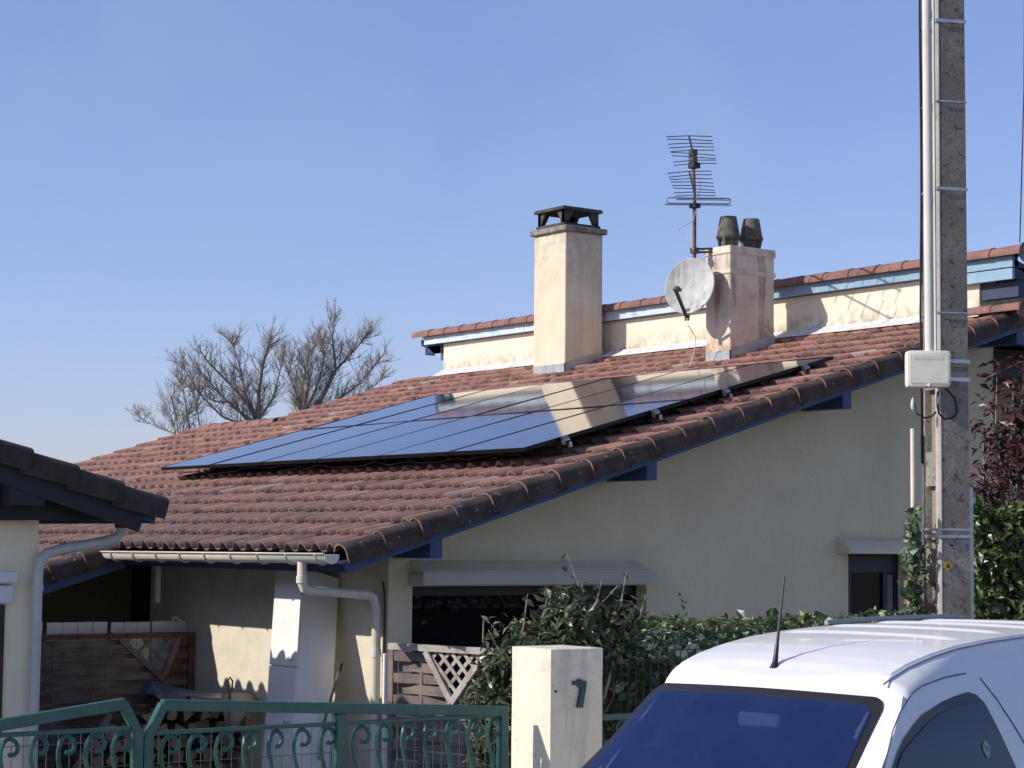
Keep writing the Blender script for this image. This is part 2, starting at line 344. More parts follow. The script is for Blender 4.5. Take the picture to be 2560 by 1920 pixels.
def verge_profile():                                    # points (x, h) from the pan over the hump and down the skirt; verge plane at x=0
    pr = [(-.185, -.062)]
    for i in range(1, 7): a = math.pi*(1-i/7*.93); pr.append((-.085+.079*math.cos(a), -.060+.062*math.sin(a)))
    pr += [(-.004, -.045), (0, -.075), (.004, -.165)]
    return pr
def verge_mesh(name, mat, mirror=False):
    L = .41; lift = .018; tk = .016; pr = verge_profile(); vs, fs = [], []; n = len(pr); sg = -1 if mirror else 1
    def p(x, t, h): return (sg*x, t*CT - h*ST, t*ST + h*CT)
    for t, l, e in ((0, lift, .010), (L, -.012, -.004)):
        for i, (x, h) in enumerate(pr): vs.append(p(x + (e if i > 5 else 0), t, h+l-lift))
    for (x, h) in pr: vs.append(vs[len(vs)-2*n] if 0 else p(x + (.010 if pr.index((x, h)) > 5 else 0), 0, h))
    for i, (x, h) in enumerate(pr):                      # inner edge of the front rim
        dx = -tk if i > 6 else (0 if i < 6 else -tk*.6); dh = -tk if i <= 6 else (-.004 if i < 9 else 0)
        vs.append(p(x + (.010 if i > 5 else 0) + dx, 0, h+dh))
    for i in range(n-1):
        fs.append((i, i+1, n+i+1, n+i)); fs.append((2*n+i, 3*n+i, 3*n+i+1, 2*n+i+1))
    # return edge under the skirt
    me = bpy.data.meshes.new(name); me.from_pydata(vs, [], fs); me.materials.append(mat); me.materials.append(RIMT)
    me.polygons.foreach_set('use_smooth', [True]*len(me.polygons)); me.polygons.foreach_set('material_index', [i % 2 for i in range(len(me.polygons))]); me.update(); return me, vs, fs

# ------------------------------------------------------------------ the house
HL = Vector((-5.0, 4.0, 0))
house = thing('house', HL, 'low cream rendered house with red clay tiled roof, blue painted eaves and two chimneys', 'house')
roofd = MB()
def slab(x0, x1, s0, s1, h0, h1): 
    a = [RP(x0, s0, h0), RP(x1, s0, h0), RP(x1, s0, h1), RP(x0, s0, h1)]; e = RP(x0, s1, h0)-RP(x0, s0, h0); roofd.prism(a, e)
slab(-10.78, -.03, .06, 8.05, -.21, -.16); slab(-12.78, -10.78, .06, 5.5, -.21, -.16); slab(-9.0, -4.03, -1.40, .06, -.21, -.16)
roof = build('roof', roofd, DBLUE, house)
tme, tvs, tfs = tile_mesh('roof_tile', TILE)
eme, evs, efs = tile_mesh('eave_tile', TILE, True); vme, vvs, vfs = verge_mesh('verge_tile', VTILE); vmm, vms, vmf = verge_mesh('verge_tile_left', TILE, True)
tiles = []
NC = 23
for k in range(-4, NC):
    for j in range(0, 59):
        xr = -.150 - j*W_T                               # right edge of the tile
        s = k*E_T
        if k < 0 and (xr > -4.15 or xr < -9): continue
        if j >= 50 and k >= 16: continue
        tiles.append((xr, s))
rnd = random.Random(3)
def vis_rank(t):
    x, s = t; P = RP(x-.1, s+.1); d = (P-CAMP).length
    hid = 0
    if -7.5 < x < -.85 and 2.45 < s < 6.0: hid = 100
    q = P-CAMP; px = 1106 + 4316*q.dot(RT)/q.dot(fw)
    if px < 90: hid = 100
    return d + hid
tiles.sort(key=vis_rank)
far = MB()
for i, (x, s) in enumerate(tiles):
    pos = RP(x + rnd.uniform(-.003, .003), s + rnd.uniform(-.007, .007), rnd.uniform(-.004, .005)); rz = rnd.uniform(-.012, .012)
    if i < 300:
        o = bpy.data.objects.new('roof_tile', eme if abs(s) < .01 or s < -1.39 else tme); COL.objects.link(o); o.parent = roof; o.location = pos-HL; o.rotation_euler = (0, 0, rz)
    else:
        cr, sr = math.cos(rz), math.sin(rz)
        far.add([pos + Vector((v[0]*cr-v[1]*sr, v[0]*sr+v[1]*cr, v[2])) for v in (evs if abs(s) < .01 else tvs)], tfs)
build('roof_tile_field', far, TILE, roof, smooth=True, fixn=False, kind='stuff', rim=True)
for k in range(NC):
    o = bpy.data.objects.new('verge_tile', vme); COL.objects.link(o); o.parent = roof
    o.location = RP(rnd.uniform(-.003, .003), k*E_T, rnd.uniform(-.003, .003)) - HL; o.rotation_euler = (0, 0, rnd.uniform(-.008, .008))
for k in range(-4, 0):
    o = bpy.data.objects.new('verge_tile', vme); COL.objects.link(o); o.parent = roof; o.location = RP(-4.0, k*E_T) - HL
for k in range(16, NC):
    o = bpy.data.objects.new('verge_tile', vmm); COL.objects.link(o); o.parent = roof; o.location = RP(-11.0, k*E_T) - HL
for k in range(0, 16):
    o = bpy.data.objects.new('verge_tile', vmm); COL.objects.link(o); o.parent = roof; o.location = RP(-12.95, k*E_T) - HL
def ridge_run(x0, x1, y, z, r, step, parent, squash=.75):
    n = max(1, round((x1-x0)/step)); st = (x1-x0)/n
    for i in range(n):
        a = x0+i*st; b = a+st+.04; rows = []
        for (xx, rr) in ((a, r*.93), (b-.03, r*1.02), (b, r*1.06), (b, r*.92)):
            rows.append([Vector((xx, y-math.cos(t)*rr, z+math.sin(t)*rr*squash)) for t in [math.pi*(q/9*1.16-.08) for q in range(10)]])
        m = MB().grid(rows); build('ridge_tile', m, RIDGE, parent, smooth=True)
ridge_run(-12.95, -10.75, 5.42, 1.66+2.2-.07, .11, .36, roof)

# walls -----------------------------------------------------------
XW, YW, TKW = -.6, .78, .25
def zroof(y): return 2.2 + (y*ST/CT) - .165/CT
wl = MB()
def wallp(y0, y1, z0, z1=None):
    t0 = zroof(y0) if z1 is None else z1; t1 = zroof(y1) if z1 is None else z1
    wl.prism([(XW, y0, z0), (XW, y1, z0), (XW, y1, t1), (XW, y0, t0)], (-TKW, 0, 0))
W1 = (1.01, 3.46, .95, 1.86); W2 = (5.95, 6.78, .9, 2.145)
wallp(YW, W1[0], 0); wallp(W1[0], W1[1], W1[3]); wallp(W1[0], W1[1], 0, W1[2])
wallp(W1[1], W2[0], 0); wallp(W2[0], W2[1], W2[3]); wallp(W2[0], W2[1], 0, W2[2]); wallp(W2[1], 8.04, 0)
build('gable_wall', wl, STUCCO, house)
ew = MB().box((-4.9, YW, 0), (XW-TKW, YW+.25, 2.24)); build('eave_wall', ew, EAVEST, house)
pw = MB().box((-9.2, 2.6, 0), (-4.9, 2.85, 2.9)); pw.box((-5.15, YW+.25, 0), (-4.9, 2.6, 2.5)); build('porch_wall', pw, M('shade_dark_porch_boards', (.05, .05, .055), (.03, .03, .035), 5, rough=.9), house)  # boards coloured near-black to carry the shade of the porch
d = MB().box((-7.4, 2.52, .05), (-6.45, 2.59, 2.1), .01); dr = build('door', d, M('grey_door', (.30, .29, .25), rough=.5), house)
f = MB().box((-7.55, 2.53, .05), (-7.41, 2.595, 2.2)); f.box((-6.44, 2.53, .05), (-6.3, 2.595, 2.2)); build('door_frame', f, BLUE, dr)
bw = MB().box((-10.0, 8.05, 0), (-1.6, 12.0, 4.4)); bw.box((-12.4, 1.0, 0), (-9.2, 8.0, 2.2)); build('rear_wall', bw, STUCCO, house)
# dark room behind the windows
rm = MB().box((-1.9, 1.1, .3), (-1.8, 7.6, 2.24)); rm.box((-1.8, 1.0, .2), (-.87, 7.7, .3)); rm.box((-1.8, 1.02, 2.20), (-.87, 7.7, 2.24)) 
build('room', rm, DARKIN, house)
# rake board + purlins
rk = MB(); 
for (s0, s1) in ((-.02, 3.62), (3.625, 8.1)):
    b = MB(); a = [RP(-.062, s0, -.225), RP(-.028, s0, -.225), RP(-.028, s0, -.150), RP(-.062, s0, -.150)]; b.prism(a, RP(0, s1)-RP(0, s0)); build('rake_board', b, BLUE, house)
b = MB(); b.prism([RP(-4.06, -1.4, -.26), RP(-4.025, -1.4, -.26), RP(-4.025, -1.4, -.150), RP(-4.06, -1.4, -.150)], RP(0, .02)-RP(0, -1.4)); build('rake_board', b, BLUE, house)
for (yo, zb) in ((.924, 2.09), (3.111, 2.758), (5.44, 3.479), (7.86, 4.235)):
    zt = min(zroof(yo-.11), zb+.26); p = MB(); p.prism([(-.05, yo-.11, zb), (-.05, yo, zb), (-.05, yo, zt), (-.05, yo-.11, zt)], (-.545, 0, 0)); build('purlin', p, BLUE, house)
eb = MB(); eb.prism([RP(-3.98, .03, -.24), RP(-3.98, .06, -.24), RP(-3.98, .06, -.165), RP(-3.98, .03, -.165)], (3.9, 0, 0)); build('eave_board', eb, DBLUE, house)
# window boxes and windows
wb = MB(); wb.prism([(-.598, .985, 2.07), (-.40, .985, 1.985), (-.40, .985, 1.975), (-.598, .985, 1.975)], (0, 2.38, 0)); build('shutter_cove', wb, STUCCO, house)
pl, pr_ = onX(915, 1252, -.37), onX(1420, 1254, -.37)
wb = MB().box((-.598, pl.y, 1.872), (-.37, pr_.y, 1.975), .006); sb = build('shutter_box', wb, SHUTH, house)
def window(y0, y1, z0, z1, split, box):
    fr = MB(); X0, X1 = -.80, -.74
    fr.box((X0, y0, z0), (X1, y0+.06, z1)); fr.box((X0, y1-.06, z0), (X1, y1, z1)); fr.box((X0, y0+.06, z0), (X1, y1-.06, z0+.06))
    fr.box((X0, y0+.06, z1-.06-box), (X1+.02, y1-.06, z1))
    for q in split: fr.box((X0, q-.03, z0+.06), (X1, q+.03, z1-.06-box))
    wn = build('window', fr, FRAME, house); e = [y0] + list(split) + [y1]
    for a, b in zip(e[:-1], e[1:]):
        build('pane', MB().box((-.775, a+.035, z0+.06), (-.765, b-.035, z1-.06-box)), GLASS, wn)
    return wn
window(*W1, (2.55,), .02)
b = MB().box((-.74, 2.44, W1[2]), (-.602, 2.56, W1[3]), .004); build('mullion', b, M('brown_mullion', (.22, .19, .16), rough=.8), house)
w2 = window(*W2, (6.1, 6.6), .12)
for (a, b_) in ((5.985, 6.07), (6.63, 6.74)): build('curtain', MB().box((-.762, a, W2[2]+.07), (-.757, b_, W2[3]-.2)), CURT, w2)
wb = MB(); q = [(-.598, 2.30), (-.50, 2.265), (-.44, 2.20), (-.43, 2.15), (-.598, 2.15)]
wb.prism([(x, 5.80, z) for x, z in q], (0, 1.15, 0)); build('shutter_cove', wb, STUCCO, house, smooth=False)
# eave gutter ------------------------------------------------------
gl, gr = -4.08, -.03
def zg(x): return 2.118 + (x-gr)/(gl-gr)*-.022
rows = []
for xx in (gl, gr):
    rows.append([Vector((xx, -.09+math.cos(t)*.062, zg(xx)+math.sin(t)*.07)) for t in [math.pi*(1+q/10) for q in range(11)]])
    rows[-1] = [Vector((xx, -.158, zg(xx)+.012)), Vector((xx, -.168, zg(xx)+.006)), Vector((xx, -.160, zg(xx)-.004))] + rows[-1]
gm = MB().grid(rows); gut = build('gutter', gm, PVC, house, smooth=True)
mo = gut.modifiers.new('thickness', 'SOLIDIFY'); mo.thickness = .004
for xx in (gl, gr):
    build('gutter_end', MB().prism([Vector((xx, -.09+math.cos(t)*.066, zg(xx)+math.sin(t)*.074)) for t in [math.pi*(1+q/10) for q in range(11)]], (.006, 0, 0)), PVC, gut)
for i in range(9):
    xx = gl+.28+i*.455
    pts = [Vector((xx, -.09+math.cos(t)*.070, zg(xx)+math.sin(t)*.078)) for t in [math.pi*(.97+q/10*1.03) for q in range(11)]]
    build('gutter_bracket', MB().tube(pts, .008, 5), M('bracket_pvc', (.55, .50, .41), rough=.5), gut)
# downpipe
A0 = Vector((-.47, -.09, zg(-.47)-.06)); A1 = Vector((-.47, -.09, 1.885)); A2 = Vector((-.475, -.02, 1.835)); A3 = Vector((-.62, .56, 1.80)); A4 = Vector((-.655, .675, 1.775)); A5 = Vector((-.66, .71, 1.68)); A6 = Vector((-.66, .71, .05))
dp = MB().tube([A0, A0+(A1-A0)*.55, A1+Vector((0, .004, .01)), A1+Vector((0, .02, -.03)), A2+Vector((-.002, .01, 0)), A2+(A3-A2)*.5, A3, (A3+A4)/2+Vector((0, .01, .004)), A4, A5+Vector((0, -.008, .03)), A5, A6], .037, 14)
dpo = build('downpipe', dp, PVC, house, smooth=True)
for (a, b) in ((A0+(A1-A0)*.62, A0+(A1-A0)*.95), (A3-(A3-A2)*.12, A3+(A3-A2)*.02), (Vector((-.66, .71, 1.36)), Vector((-.66, .71, 1.30)))):
    build('pipe_collar', MB().tube([a, b], .043, 14), PVC, dpo, smooth=True)
cb = MB().tube([(-.62, .74, 1.90), (-.605, .745, 1.82), (-.60, .75, 1.7), (-.60, .75, .3)], .009, 6); build('wall_cable', cb, BLK, house)
b = MB().box((-.599, .735, .2), (-.57, .775, 1.33), .004); build('corner_trim', b, M('white_trim', (.80, .78, .72), rough=.5), house)
h0, h1 = onY(341, 1205, .5), onY(339, 1302, .5); hp = MB().box((h1.x-.025, .475, h1.z), (h1.x+.025, .525, 2.08), .005); build('hanging_bar', hp, PVC, house)

# clerestory -----------------------------------------------------
cl = MB().box((-10.15, 7.70, 4.3), (-.48, 7.95, 5.06)); build('clerestory_wall', cl, CREAM, house)
cw = MB().box((-10.15, 7.95, 4.2), (-9.95, 11.5, 4.75)); cw.box((-.73, 7.95, 4.3), (-.48, 8.42, 4.86)); build('clerestory_side_wall', cw, CREAM, house)
fl = MB().box((-10.15, 7.655, 4.555), (-.55, 7.698, 4.605)); build('clerestory_flashing', fl, WFLASH, house)
fl2 = MB(); random.seed(4); x = -10.15
while x < -.6:
    l = random.uniform(.25, .6); fl2.prism([RP(x, 7.86+random.uniform(0, .02), .0), RP(x+l, 7.86+random.uniform(0, .02), .0), RP(x+l, 8.06, .035), RP(x, 8.06, .035)], (0, 0, .006)); x += l
build('flashing_apron', fl2, WFLASH, house)
x = -10.52; random.seed(11); xs = [x]
while xs[-1] < 0: xs.append(min(.02, xs[-1]+random.uniform(1.3, 2.1)))
for a, b in zip(xs[:-1], xs[1:]):
    m = MB().box((a+.002, 7.615, 4.985), (b-.002, 7.65, 5.105), .003); build('fascia_board', m, FBLUE if a < -4 else FBLUE2, house)
m = MB().box((-.78, 7.62, 4.865), (.01, 7.66, 4.975), .004); build('fascia_board', m, FBLUE2, house)
m = MB(); m.prism([(-10.66, 7.66, 4.99), (-10.66, 11.6, 3.9), (-10.66, 11.6, 3.98), (-10.66, 7.66, 5.07)], (10.66, 0, 0)); build('upper_roof', m, DBLUE, house)
m = MB(); m.box((-10.52, 7.652, 4.995), (0, 7.72, 5.10)); build('soffit', m, DBLUE, house)
m = MB(); m.prism([(-10.55, 7.66, 4.85), (-10.55, 7.80, 4.85), (-10.55, 7.80, 4.99), (-10.55, 7.66, 4.99)], (.395, 0, 0)); build('purlin', m, DBLUE, house)
m = MB(); m.prism([(-10.16, 7.66, 4.75), (-10.50, 7.66, 4.96), (-10.16, 7.66, 4.96)], (0, .2, 0)); m.box((-10.34, 7.85, 4.40), (-10.151, 7.95, 4.75)); build('side_board', m, FBLUE2, house)
m = MB().box((-.47, 7.72, 4.70), (.0, 7.82, 4.86)); m.box((-.04, 7.66, 4.87), (0, 11.0, 4.985)); build('purlin', m, DBLUE, house)
m = MB().box((-.66, 8.42, 4.30), (-.60, 10.5, 4.80)); wn = build('window', m, BLUE, house); build('pane', MB().box((-.598, 8.56, 4.42), (-.59, 10.3, 4.70)), M('milky_glass', (.40, .45, .50), (.26, .30, .34), 2, rough=.1), wn)
ridge_run(-10.74, .13, 7.64, 5.115, .10, .395, roof, .82)
m = MB().lathe([(.0, 0), (.09, 0), (.10, .012), (.0, .014)], (.145, 7.64, 5.115), 18, (1, 0, 0)); build('ridge_end_cap', m, OLDCON, house)
ridge_run(-.60, .14, 7.60, 4.555, .085, .36, roof, .8)
m = MB().lathe([(.0, 0), (.085, 0), (.09, .012), (.0, .014)], (.15, 7.60, 4.555), 18, (1, 0, 0)); build('ridge_end_cap', m, RIDGE, house)
for i in range(2): ridge_run(-10.85+i*.3, -10.5+i*.3, 7.82, 4.50, .085, .36, roof, .8)
# recess right of the gable, its shade put into near-black walls
m = MB().box((-2.2, 8.3, 0), (-2.0, 12, 4.2)); m.box((-.9, 11, 0), (3.0, 11.2, 2.4)); build('recess_wall', m, M('recess_shade', (.035, .045, .075), (.02, .025, .045), 6, rough=.8), house)
m = MB(); m.prism([(-.07, 8.0, 4.12), (-.07, 8.0, 4.25), (-.07, 10.5, 3.6), (-.07, 10.5, 3.47)], (.04, 0, 0)); m.box((-2.2, 8.05, 4.0), (-.03, 12, 4.06)); build('rear_eave', m, BLUE, house)

# chimneys --------------------------------------------------------
def chimney(x0, x1, y0, y1, ztop, mat, ):
    m = MB().box((x0, y0, zroof(y0)-.1), (x1, y1, ztop), .008); c = build('chimney', m, mat, house)
    z = 2.2+y0*ST/CT
    fl = MB(); fl.prism([(x0+.03, y0-.012, z-.05), (x1+.012, y0-.012, z-.05), (x1+.012, y0-.012, z+.07), (x0+.03, y0-.012, z+.07)], (0, .01, 0))
    fl.prism([(x1+.012, y0-.012, z-.03), (x1+.012, y1, z-.03+(y1-y0)*ST/CT), (x1+.012, y1, z+.075+(y1-y0)*ST/CT), (x1+.012, y0-.012, z+.075)], (-.010, 0, 0))
    build('flashing', fl, LEAD, c); return c
C1 = (-7.02, -6.37, 6.95, 7.53)
ch1 = chimney(*C1, 6.05, CHIM)
build('chimney_slab', MB().box((-7.065, 6.905, 6.05), (-6.315, 7.57, 6.12), .012), OLDCON, ch1)
fc = MB(); cx, cy = -6.695, 7.235
fc.box((cx-.29, cy-.29, 6.125), (cx+.29, cy+.29, 6.165), .006)
for sx in (-1, 1):
    for sy in (-1, 1):
        a, b = cx+sx*.27, cy+sy*.27
        fc.prism([(a, b, 6.165), (a-sx*.07, b, 6.165), (a-sx*.07, b-sy*.07, 6.165), (a, b-sy*.07, 6.165)], (0, 0, .02))
        for ax in (0, 1):                                # tapered leg, wide at the top
            if ax == 0: poly = [(a, b, 6.165), (a-sx*.06, b, 6.165), (a-sx*.15, b, 6.325), (a, b, 6.325)]; e = (0, -sy*.05, 0)
            else: poly = [(a-sx*.001, b, 6.165), (a-sx*.001, b-sy*.06, 6.165), (a-sx*.001, b-sy*.15, 6.325), (a-sx*.001, b, 6.325)]; e = (-sx*.05, 0, 0)
            fc.prism(poly, e)
fc.box((cx-.31, cy-.31, 6.325), (cx+.31, cy+.31, 6.355), .005)
fc.prism([(cx-.30, cy-.30, 6.355), (cx+.30, cy-.30, 6.355), (cx+.30, cy+.30, 6.355), (cx-.30, cy+.30, 6.355)], (0, 0, .012))
build('chimney_cap', fc, SOOT, ch1)
C2 = (-3.42, -3.02, 6.63, 7.28)
ch2 = chimney(*C2, 5.45, CHIM2)
for z0, z1 in ((5.37, 5.455), (5.15, 5.20)):
    m = MB().box((C2[0]-.012, C2[2]-.012, z0), (C2[1]+.012, C2[3]+.012, z1), .005); build('band', m, BAND, ch2)
for (px, py) in ((-3.23, 6.79), (-3.20, 7.10)):
    m = MB().lathe([(.078, 0), (.078, .10), (.132, .115), (.136, .135), (.126, .15), (.090, .35), (.080, .352), (.075, .30)], (px, py, 5.455), 20)
    [m.prism([(px+math.cos(t)*.08, py+math.sin(t)*.08, 5.46), (px+math.cos(t)*.10, py+math.sin(t)*.10, 5.46), (px+math.cos(t)*.13, py+math.sin(t)*.13, 5.575), (px+math.cos(t)*.08, py+math.sin(t)*.08, 5.575)], (-math.sin(t)*.03, math.cos(t)*.03, 0)) for t in (.3, 1.87, 3.44, 5.0)]
    build('chimney_pot', m, POT, ch2, smooth=True)

# ------------------------------------------------------------------ satellite dish
dc = onY(1489, 617, 6.32); n = Vector((.42, -.90, .22)).normalized(); 
a = n.cross(Vector((0, 0, 1))).normalized(); b = a.cross(n)
dish = thing('satellite_dish', (-3.42, 6.70, 4.9), 'round grey weathered satellite dish fixed beside the stained chimney', 'satellite dish')
rows = []; 
for rr in np.linspace(0.02, 1, 8):
    rows.append([dc + (a*math.cos(t)*.285 + b*math.sin(t)*.315)*rr + n*(.055*(rr*rr-1)) for t in np.linspace(0, 2*math.pi, 33)])
rows.append([dc + (a*math.cos(t)*.292 + b*math.sin(t)*.322) - n*.004 for t in np.linspace(0, 2*math.pi, 33)])
rows.append([dc + (a*math.cos(t)*.290 + b*math.sin(t)*.320) - n*.018 for t in np.linspace(0, 2*math.pi, 33)])
for rr in (.8, .5, .02): rows.append([dc + (a*math.cos(t)*.285 + b*math.sin(t)*.315)*rr + n*(.055*(rr*rr-1)-.012) for t in np.linspace(0, 2*math.pi, 33)])
build('reflector', MB().grid(rows), DISH, dish, smooth=True)
bt = dc - b*.30 - n*.02; tip = bt + n*.34 + b*.13
m = MB().beam(bt - b*.06, tip, .03, .03); m.beam(bt + b*.04, bt - b*.09, .05, .03); build('feed_arm', m, DMETAL, dish)
m = MB().lathe([(.02, -.02), (.036, -.01), (.036, .035), (.022, .05), (.02, .11)], tip + b*.02, 14, -n + b*.25); build('feed_horn', m, DMETAL, dish, smooth=True)
m = MB().beam(dc - n*.06, dc - n*.16, .07, .12); m.tube([dc - n*.15 + Vector((0, 0, -.15)), dc - n*.15 + Vector((0, 0, .12))], .022, 8); m.tube([dc - n*.15, Vector((-3.42, 6.72, dc.z))], .018, 8); build('bracket', m, DMETAL, dish)
m = MB().tube([bt - b*.06, bt - b*.12+Vector((.05, -.02, -.03)), bt+Vector((.02, .1, -.26)), bt+Vector((-.06, .15, -.42)), bt+Vector((-.02, .05, -.58))], .005, 5); build('coaxial_cable', m, M('pale_cable', (.6, .58, .54), rough=.6), dish)

# ------------------------------------------------------------------ TV aerial
mastp = onY(1500, 560, 6.45); mx, my = mastp.x, mastp.y
def zpix(y): 
    q = Vector((mx, my, 0))-CAMP; D = q.dot(Vector((fw.x, fw.y, 0)))/(fw.x**2+fw.y**2); return onpl(1500, y, (0, 1, 0), (0, my, 0)).z
aer = thing('tv_aerial', (mx, my, zpix(556)), 'multi-element television aerial on a rusty mast clamped to the stained chimney', 'aerial')
ztop = zpix(330)
m = MB().tube([(mx, my, zpix(570)), (mx+.0, my, zpix(440))], .021, 10); build('mast', m, RUSTM, aer, smooth=True)
m = MB().tube([(mx, my, zpix(440)), (mx-.015, my-.01, ztop)], .019, 10); build('upper_mast', m, M('brown_mast', (.12, .10, .085), (.2, .17, .14), 15, rough=.7), aer, smooth=True)
m = MB()
for z in (zpix(538), zpix(545)): m.beam((mx-.03, my, z), (C2[0]+.12, C2[2]-.012, z+.01), .022, .022)
m.box((mx-.035, my-.035, zpix(548)), (mx+.035, my+.035, zpix(535))); build('bracket', m, DMETAL, aer)
hr = Vector((rt.x, rt.y, 0)).normalized(); hf = -Vector((fw.x, fw.y, 0)).normalized()
bd = (hf + hr*-.135).normalized()
AERW = M('aerial_rod', (.10, .11, .14), rough=.5, metal=.6)
def yagi(zc, ymast, L0, L1, nel, half, half2):
    c = Vector((mx, my, zc)) + hf*.03; bm = MB().tube([c+bd*L0, c+bd*L1], .010, 6); bo = build('boom', bm, AERW, aer)
    for i in range(nel):
        q = c + bd*(L0+.02+(L1-L0-.04)*i/(nel-1)); hh = half + (half2-half)*i/(nel-1)
        dz = random.uniform(-.02, .02); build('element', MB().tube([q-hr*hh-Vector((0, 0, dz)), q+Vector((0, 0, .008)), q+hr*hh+Vector((0, 0, dz*.6))], .0052, 5), AERW, aer)
random.seed(2)
yagi(zpix(352), 352, -.12, 1.42, 9, .235, .235)
yagi(zpix(420), 420, -.15, 1.32, 8, .225, .225)
for (yy, hh) in ((330, .06), (345, .05)): 
    z = zpix(yy); m = MB().box((mx-.05, my-.05, z-.035), (mx+.03, my+.02, z+.035), .006); build('junction', m, DMETAL, aer)
m = MB().box((mx-.055, my-.055, zpix(364)), (mx+.055, my+.04, zpix(352)), .006); build('clamp', m, BLK, aer)
m = MB().box((mx-.045, my-.045, zpix(450)), (mx+.06, my+.04, zpix(440)), .006); build('clamp', m, BLK, aer)
c = Vector((mx, my, zpix(441))) + hf*.04
for k, (z, hl, hrr) in enumerate(((zpix(444), .33, .40), (zpix(430), .19, .33), (zpix(433), .2, .38))):
    if k == 0: m = MB().tube([Vector((c.x, c.y, z))-hr*hl, Vector((c.x, c.y, z))+hr*hrr], .006, 5)
    else: m = MB().tube([Vector((c.x, c.y, z))-hr*hl, Vector((c.x, c.y, z))+hr*hrr], .0055, 5)
    build('element', m, AERW, aer)
lp = []
for t in np.linspace(-math.pi/2, math.pi/2, 7): lp.append(c + hr*(.36+.03*math.cos(t)) + Vector((0, 0, .03*math.sin(t)+.03)))
for t in np.linspace(math.pi/2, 3*math.pi/2, 7): lp.append(c + hr*(-.28+.03*math.cos(t)) + Vector((0, 0, .03*math.sin(t)+.03)))
build('folded_dipole', MB().tube(lp+[lp[0]], .006, 5), AERW, aer)
for pts in ([(1502, 368), (1512, 385), (1513, 410), (1503, 432)], [(1505, 452), (1498, 475), (1465, 497), (1488, 528), (1499, 538)]):
    build('coaxial_cable', MB().tube([onY(x, y, my-.05) for x, y in pts], .006, 5), M('grey_cable', (.35, .35, .37), rough=.6), aer)

# ------------------------------------------------------------------ solar panels
PWc, PHc, U0, S0 = 1.1524, 1.9062, .6411, 2.2819
def HP(s): return .1544 - .03*(s-S0)
ordn = ['rightmost', 'second from the right', 'third from the right', 'third from the left', 'second from the left', 'leftmost']
for r_ in range(2):
    for i in range(6):
        x1 = -U0 - i*PWc - .008; x0 = x1 - PWc + .016; s0 = S0 + r_*PHc + .008; s1 = s0 + PHc - .016
        where = ('upper', 'behind') if r_ else ('lower', 'in front')
        lab = f'black solar panel in the {where[0]} row of the roof array, {ordn[i]}'
        t = thing('solar_panel', RP((x0+x1)/2, s0, HP(s0)-.035), lab, 'solar panel', 'solar panels on the tiled roof')
        def pbox(m, xa, xb, sa, sb, ha, hb): k = HP(sa); m.prism([RP(xa, sa, k+ha), RP(xb, sa, k+ha), RP(xb, sa, k+hb), RP(xa, sa, k+hb)], RP(0, sb, HP(sb))-RP(0, sa, k))
        m = MB(); fwid = .011
        pbox(m, x0, x1, s0, s0+fwid, -.035, 0); pbox(m, x0, x1, s1-fwid, s1, -.035, 0); pbox(m, x0, x0+fwid, s0+fwid, s1-fwid, -.035, 0); pbox(m, x1-fwid, x1, s0+fwid, s1-fwid, -.035, 0)
        build('frame', m, SFRAME, t)
        m = MB(); j1, j2 = random.uniform(-.0035, .0035), random.uniform(-.003, .003)
        pbox(m, x0+fwid, x1-fwid, s0+fwid, s1-fwid, -.008, -.003); m.v = [v + Vector((0, 0, (j1*(v.x-(x0+x1)/2)+j2*(v.y-RP(0, (s0+s1)/2).y)))) for v in m.v]; build('glass', m, SOLAR, t)
for i, (s, w_) in enumerate(((S0+.42, 'lowest'), (S0+1.46, 'second lowest'), (S0+PHc+.42, 'second highest'), (S0+PHc+1.46, 'highest'))):
    o_ = HP(s)-.125; RQ = lambda x, s_, h=0: RP(x, s_, h+o_)
    t = thing('mounting_rail', RP(-4, s, .03), f'{w_} aluminium mounting rail under the solar panels with bright end clamp', 'mounting rail', 'rails carrying the solar panels')
    m = MB(); m.prism([RQ(-7.6, s-.02, .048), RQ(-.55, s-.02, .048), RQ(-.55, s-.02, .088), RQ(-7.6, s-.02, .088)], RQ(0, .04)-RQ(0, 0)); build('rail', m, SFRAME, t)
    m = MB(); m.prism([RQ(-.618, s-.03, .06), RQ(-.57, s-.03, .06), RQ(-.57, s-.03, .10), RQ(-.60, s-.03, .132), RQ(-.618, s-.03, .132)], RQ(0, .06)-RQ(0, 0)); m.prism([RQ(-.57, s-.012, .03), RQ(-.54, s-.012, .03), RQ(-.54, s-.012, .075), RQ(-.57, s-.012, .075)], RQ(0, .03)-RQ(0, 0)); build('end_clamp', m, ALU, t)
    for k in range(7):
        xx = -.72-k*1.12; m = MB(); m.prism([RQ(xx-.02, s-.02, .046), RQ(xx+.02, s-.02, .046), RQ(xx+.02, s-.02, .02), RQ(xx-.02, s-.02, .02)], RQ(0, .04)-RQ(0, 0)); m.tube([RQ(xx, s, .03), RP(xx, s-.03, -.02), RP(xx, s+.08, -.03)], .008, 5); build('roof_hook', m, SFRAME, t)
m = MB(); cab = []
random.seed(5)
for i in range(26): cab.append(RP(-.85-i*.26, S0+.10+random.uniform(-.02, .03), .05+random.uniform(-.02, .035)))
m.tube(cab, .006, 5); solo('panel_cable', m, BLK, 'black cable sagging under the lower edge of the solar panels', 'cable')

